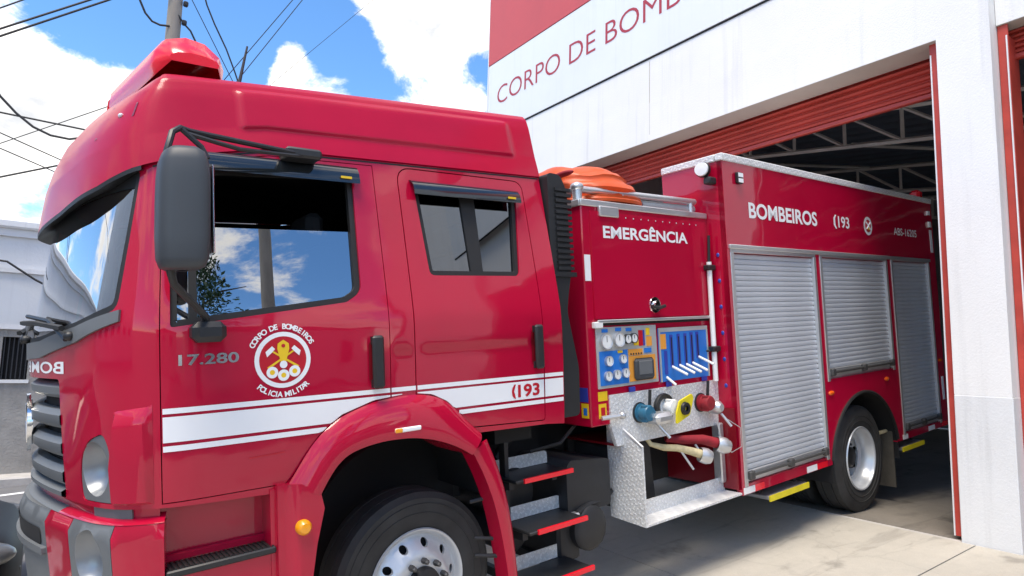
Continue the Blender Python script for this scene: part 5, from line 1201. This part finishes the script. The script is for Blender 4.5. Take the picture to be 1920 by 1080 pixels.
# dark car standing beyond the truck's nose
car = empty('parked_car', 'dark grey car whose headlamp corner shows beside the truck bumper at lower left', 'car', (-2.25, 6.35, -.62))
car.rotation_euler = (0, -.03, 0)
def sect(x, hw, zb, zt, e=.35, n=18):
    r = []
    for k in range(n + 1):
        t = math.pi * k / n; c, s_ = math.cos(t), math.sin(t)
        r.append((x, -hw * math.copysign(abs(c) ** e, c), zb + (zt - zb) * abs(s_) ** .55))
    return r
MB().grid([sect(*q) for q in ((2.16, .30, .30, .50), (2.14, .62, .25, .58), (2.06, .78, .22, .68), (1.9, .84, .2, .75), (1.4, .86, .2, .86), (.9, .87, .2, .93), (0, .88, .2, .95), (-1.2, .88, .2, .96), (-1.8, .85, .22, .95), (-2.05, .78, .28, .85), (-2.1, .6, .35, .7))]).build('body', 'car_paint', car, 50)
MB().grid([sect(*q) for q in ((.95, .72, .9, .93), (.3, .70, .9, 1.38), (-.2, .66, .9, 1.46), (-1.0, .66, .9, 1.43), (-1.75, .7, .9, .97))]).build('cabin_glass', 'smoke_acrylic', car, 50)
MB().grid([sect(*q) for q in ((.2, .60, 1.40, 1.44), (-.2, .6, 1.43, 1.485), (-1.0, .58, 1.41, 1.455), (-1.2, .55, 1.36, 1.40))]).build('roof', 'car_paint', car, 50)
for (x, s_) in ((1.35, -1), (1.35, 1), (-1.3, -1), (-1.3, 1)):
    wh = MB().lathe([(.2, -.1), (.3, -.1), (.32, -.06), (.32, .06), (.3, .1), (.2, .1)], (x, s_ * .79, .31), (0, 1, 0), 28).build('wheel', 'tyre', car)
    MB().lathe([(.001, s_ * .08), (.12, s_ * .085), (.2, s_ * .095)], (x, s_ * .79, .31), (0, 1, 0), 20).build('hubcap', 'silver_paint', wh)
for s_ in (-1, 1):
    hl_ = MB().ball((1.93, s_ * .70, .575), .21, .14, .085, 16, 10).build('headlamp', 'headlamp_glass', car)
MB().box(2.06, 2.155, -.45, .45, .3, .42, c=.02).build('grille', 'black_plastic', car)
# ================================================================== what the windows and paint mirror: the other side of the street, and an added pale block
def house(x0, x1, y0, y1, h, wm, label):
    e = empty('house', label, 'house', ((x0 + x1) / 2, y1, -.6), 'houses across the street'); inv = Matrix.Translation((-(x0 + x1) / 2, -y1, .6))
    def hp_(mb, name, m, parent=None):
        o = mb.build(name, m, None, 0); o.parent = parent or e; o.matrix_parent_inverse = inv if parent is None else Matrix(); return o
    hp_(MB().box(x0, x1, y0, y1, -.6, h), 'wall', wm)
    hp_(MB().prism([(x0 - .4, h), (x1 + .4, h), ((x0 + x1) / 2, h + 1.5)], lambda a, b, c: (a, c, b), y0 - .3, y1 + .4), 'roof', 'roof_tile')
    n = max(1, int((x1 - x0) / 2.6))
    for k in range(n):
        xc = x0 + (k + .5) * (x1 - x0) / n
        hp_(MB().box(xc - .55, xc + .55, y1 + .002, y1 + .04, .7, 1.9), 'window', 'smoke_acrylic'); hp_(MB().box(xc - .65, xc + .65, y1 + .004, y1 + .09, .58, .69), 'sill', 'far_white')
house(-9, -1.0, -24, -15.5, 2.7, 'house_wall', 'cream house with a tiled roof behind the viewer, mirrored in the cab door')
house(1.5, 12, -26, -16.5, 3.2, 'house_wall2', 'pale house with a tiled roof behind the viewer, mirrored in the rear cab door')
rp_ = empty('utility_pole', 'concrete utility pole mirrored in the front side window', 'utility pole', (4.35, -7.2, -.3))
MB().tube([(0, 0, 0), (0, 0, 11)], [.18, .13], 14).build('shaft', 'pole', rp_); MB().box(-.9, .9, -.05, .05, 9.7, 9.82).build('cross_arm', 'pole', rp_, 0)
tr = empty('street_tree', 'leafy tree mirrored in the front side window beside the pole', 'tree', (3.1, -10.2, -.4))
MB().tube([(0, 0, 0), (.1, .1, 2.5), (0, .2, 5), (.1, .1, 7.5)], [.22, .17, .12, .05], 10).build('trunk', 'bark', tr)
for k in range(9):
    t = k * 2.4; z = 3.2 + k * .5; MB().tube([(0.05, .15, z), (math.cos(t) * .9, math.sin(t) * .9, z + .7), (math.cos(t) * 1.6, math.sin(t) * 1.6, z + .9)], [.06, .04, .015], 6).build('limb', 'bark', tr)
rng = np.random.default_rng(4); cm = MB()
for c_ in range(110):
    t = rng.uniform(0, 6.28); rr = 1.75 * math.sqrt(rng.uniform(.02, 1)); zz = rng.uniform(3.4, 9.0); w = 1 - ((zz - 5.8) / 3.6) ** 2
    cx, cy, cz = rr * max(.25, w) * math.cos(t), rr * max(.25, w) * math.sin(t), zz
    for q in range(34):
        d = rng.normal(0, .26, 3); p = np.array((cx, cy, cz)) + d; a = rng.normal(0, 1, 3); a /= np.linalg.norm(a); b = np.cross(a, rng.normal(0, 1, 3)); b /= np.linalg.norm(b) + 1e-6
        l_, w_2 = .11, .045; cm.add([p - a * l_, p + b * w_2, p + a * l_, p - b * w_2], [(0, 1, 2, 3)])
cr = cm.build('crown', 'leaf', tr, 0)

wb = empty('added_pale_block', 'pale office block across the street ahead of the truck, mirrored in the windscreen', 'building', (-16, 4, -.6))  # unseen block, added so the windscreen has something pale to reflect
MB().box(-4, 0, -9, 12, 0, 9.2).build('wall', 'far_white', wb, 0)
for r_ in range(1):
    for k in range(7):
        MB().box(-.02, .03, -8 + k * 2.8, -6.6 + k * 2.8, 1.2 + r_ * 2.8, 2.6 + r_ * 2.8).build('window', 'smoke_acrylic', wb, 0)
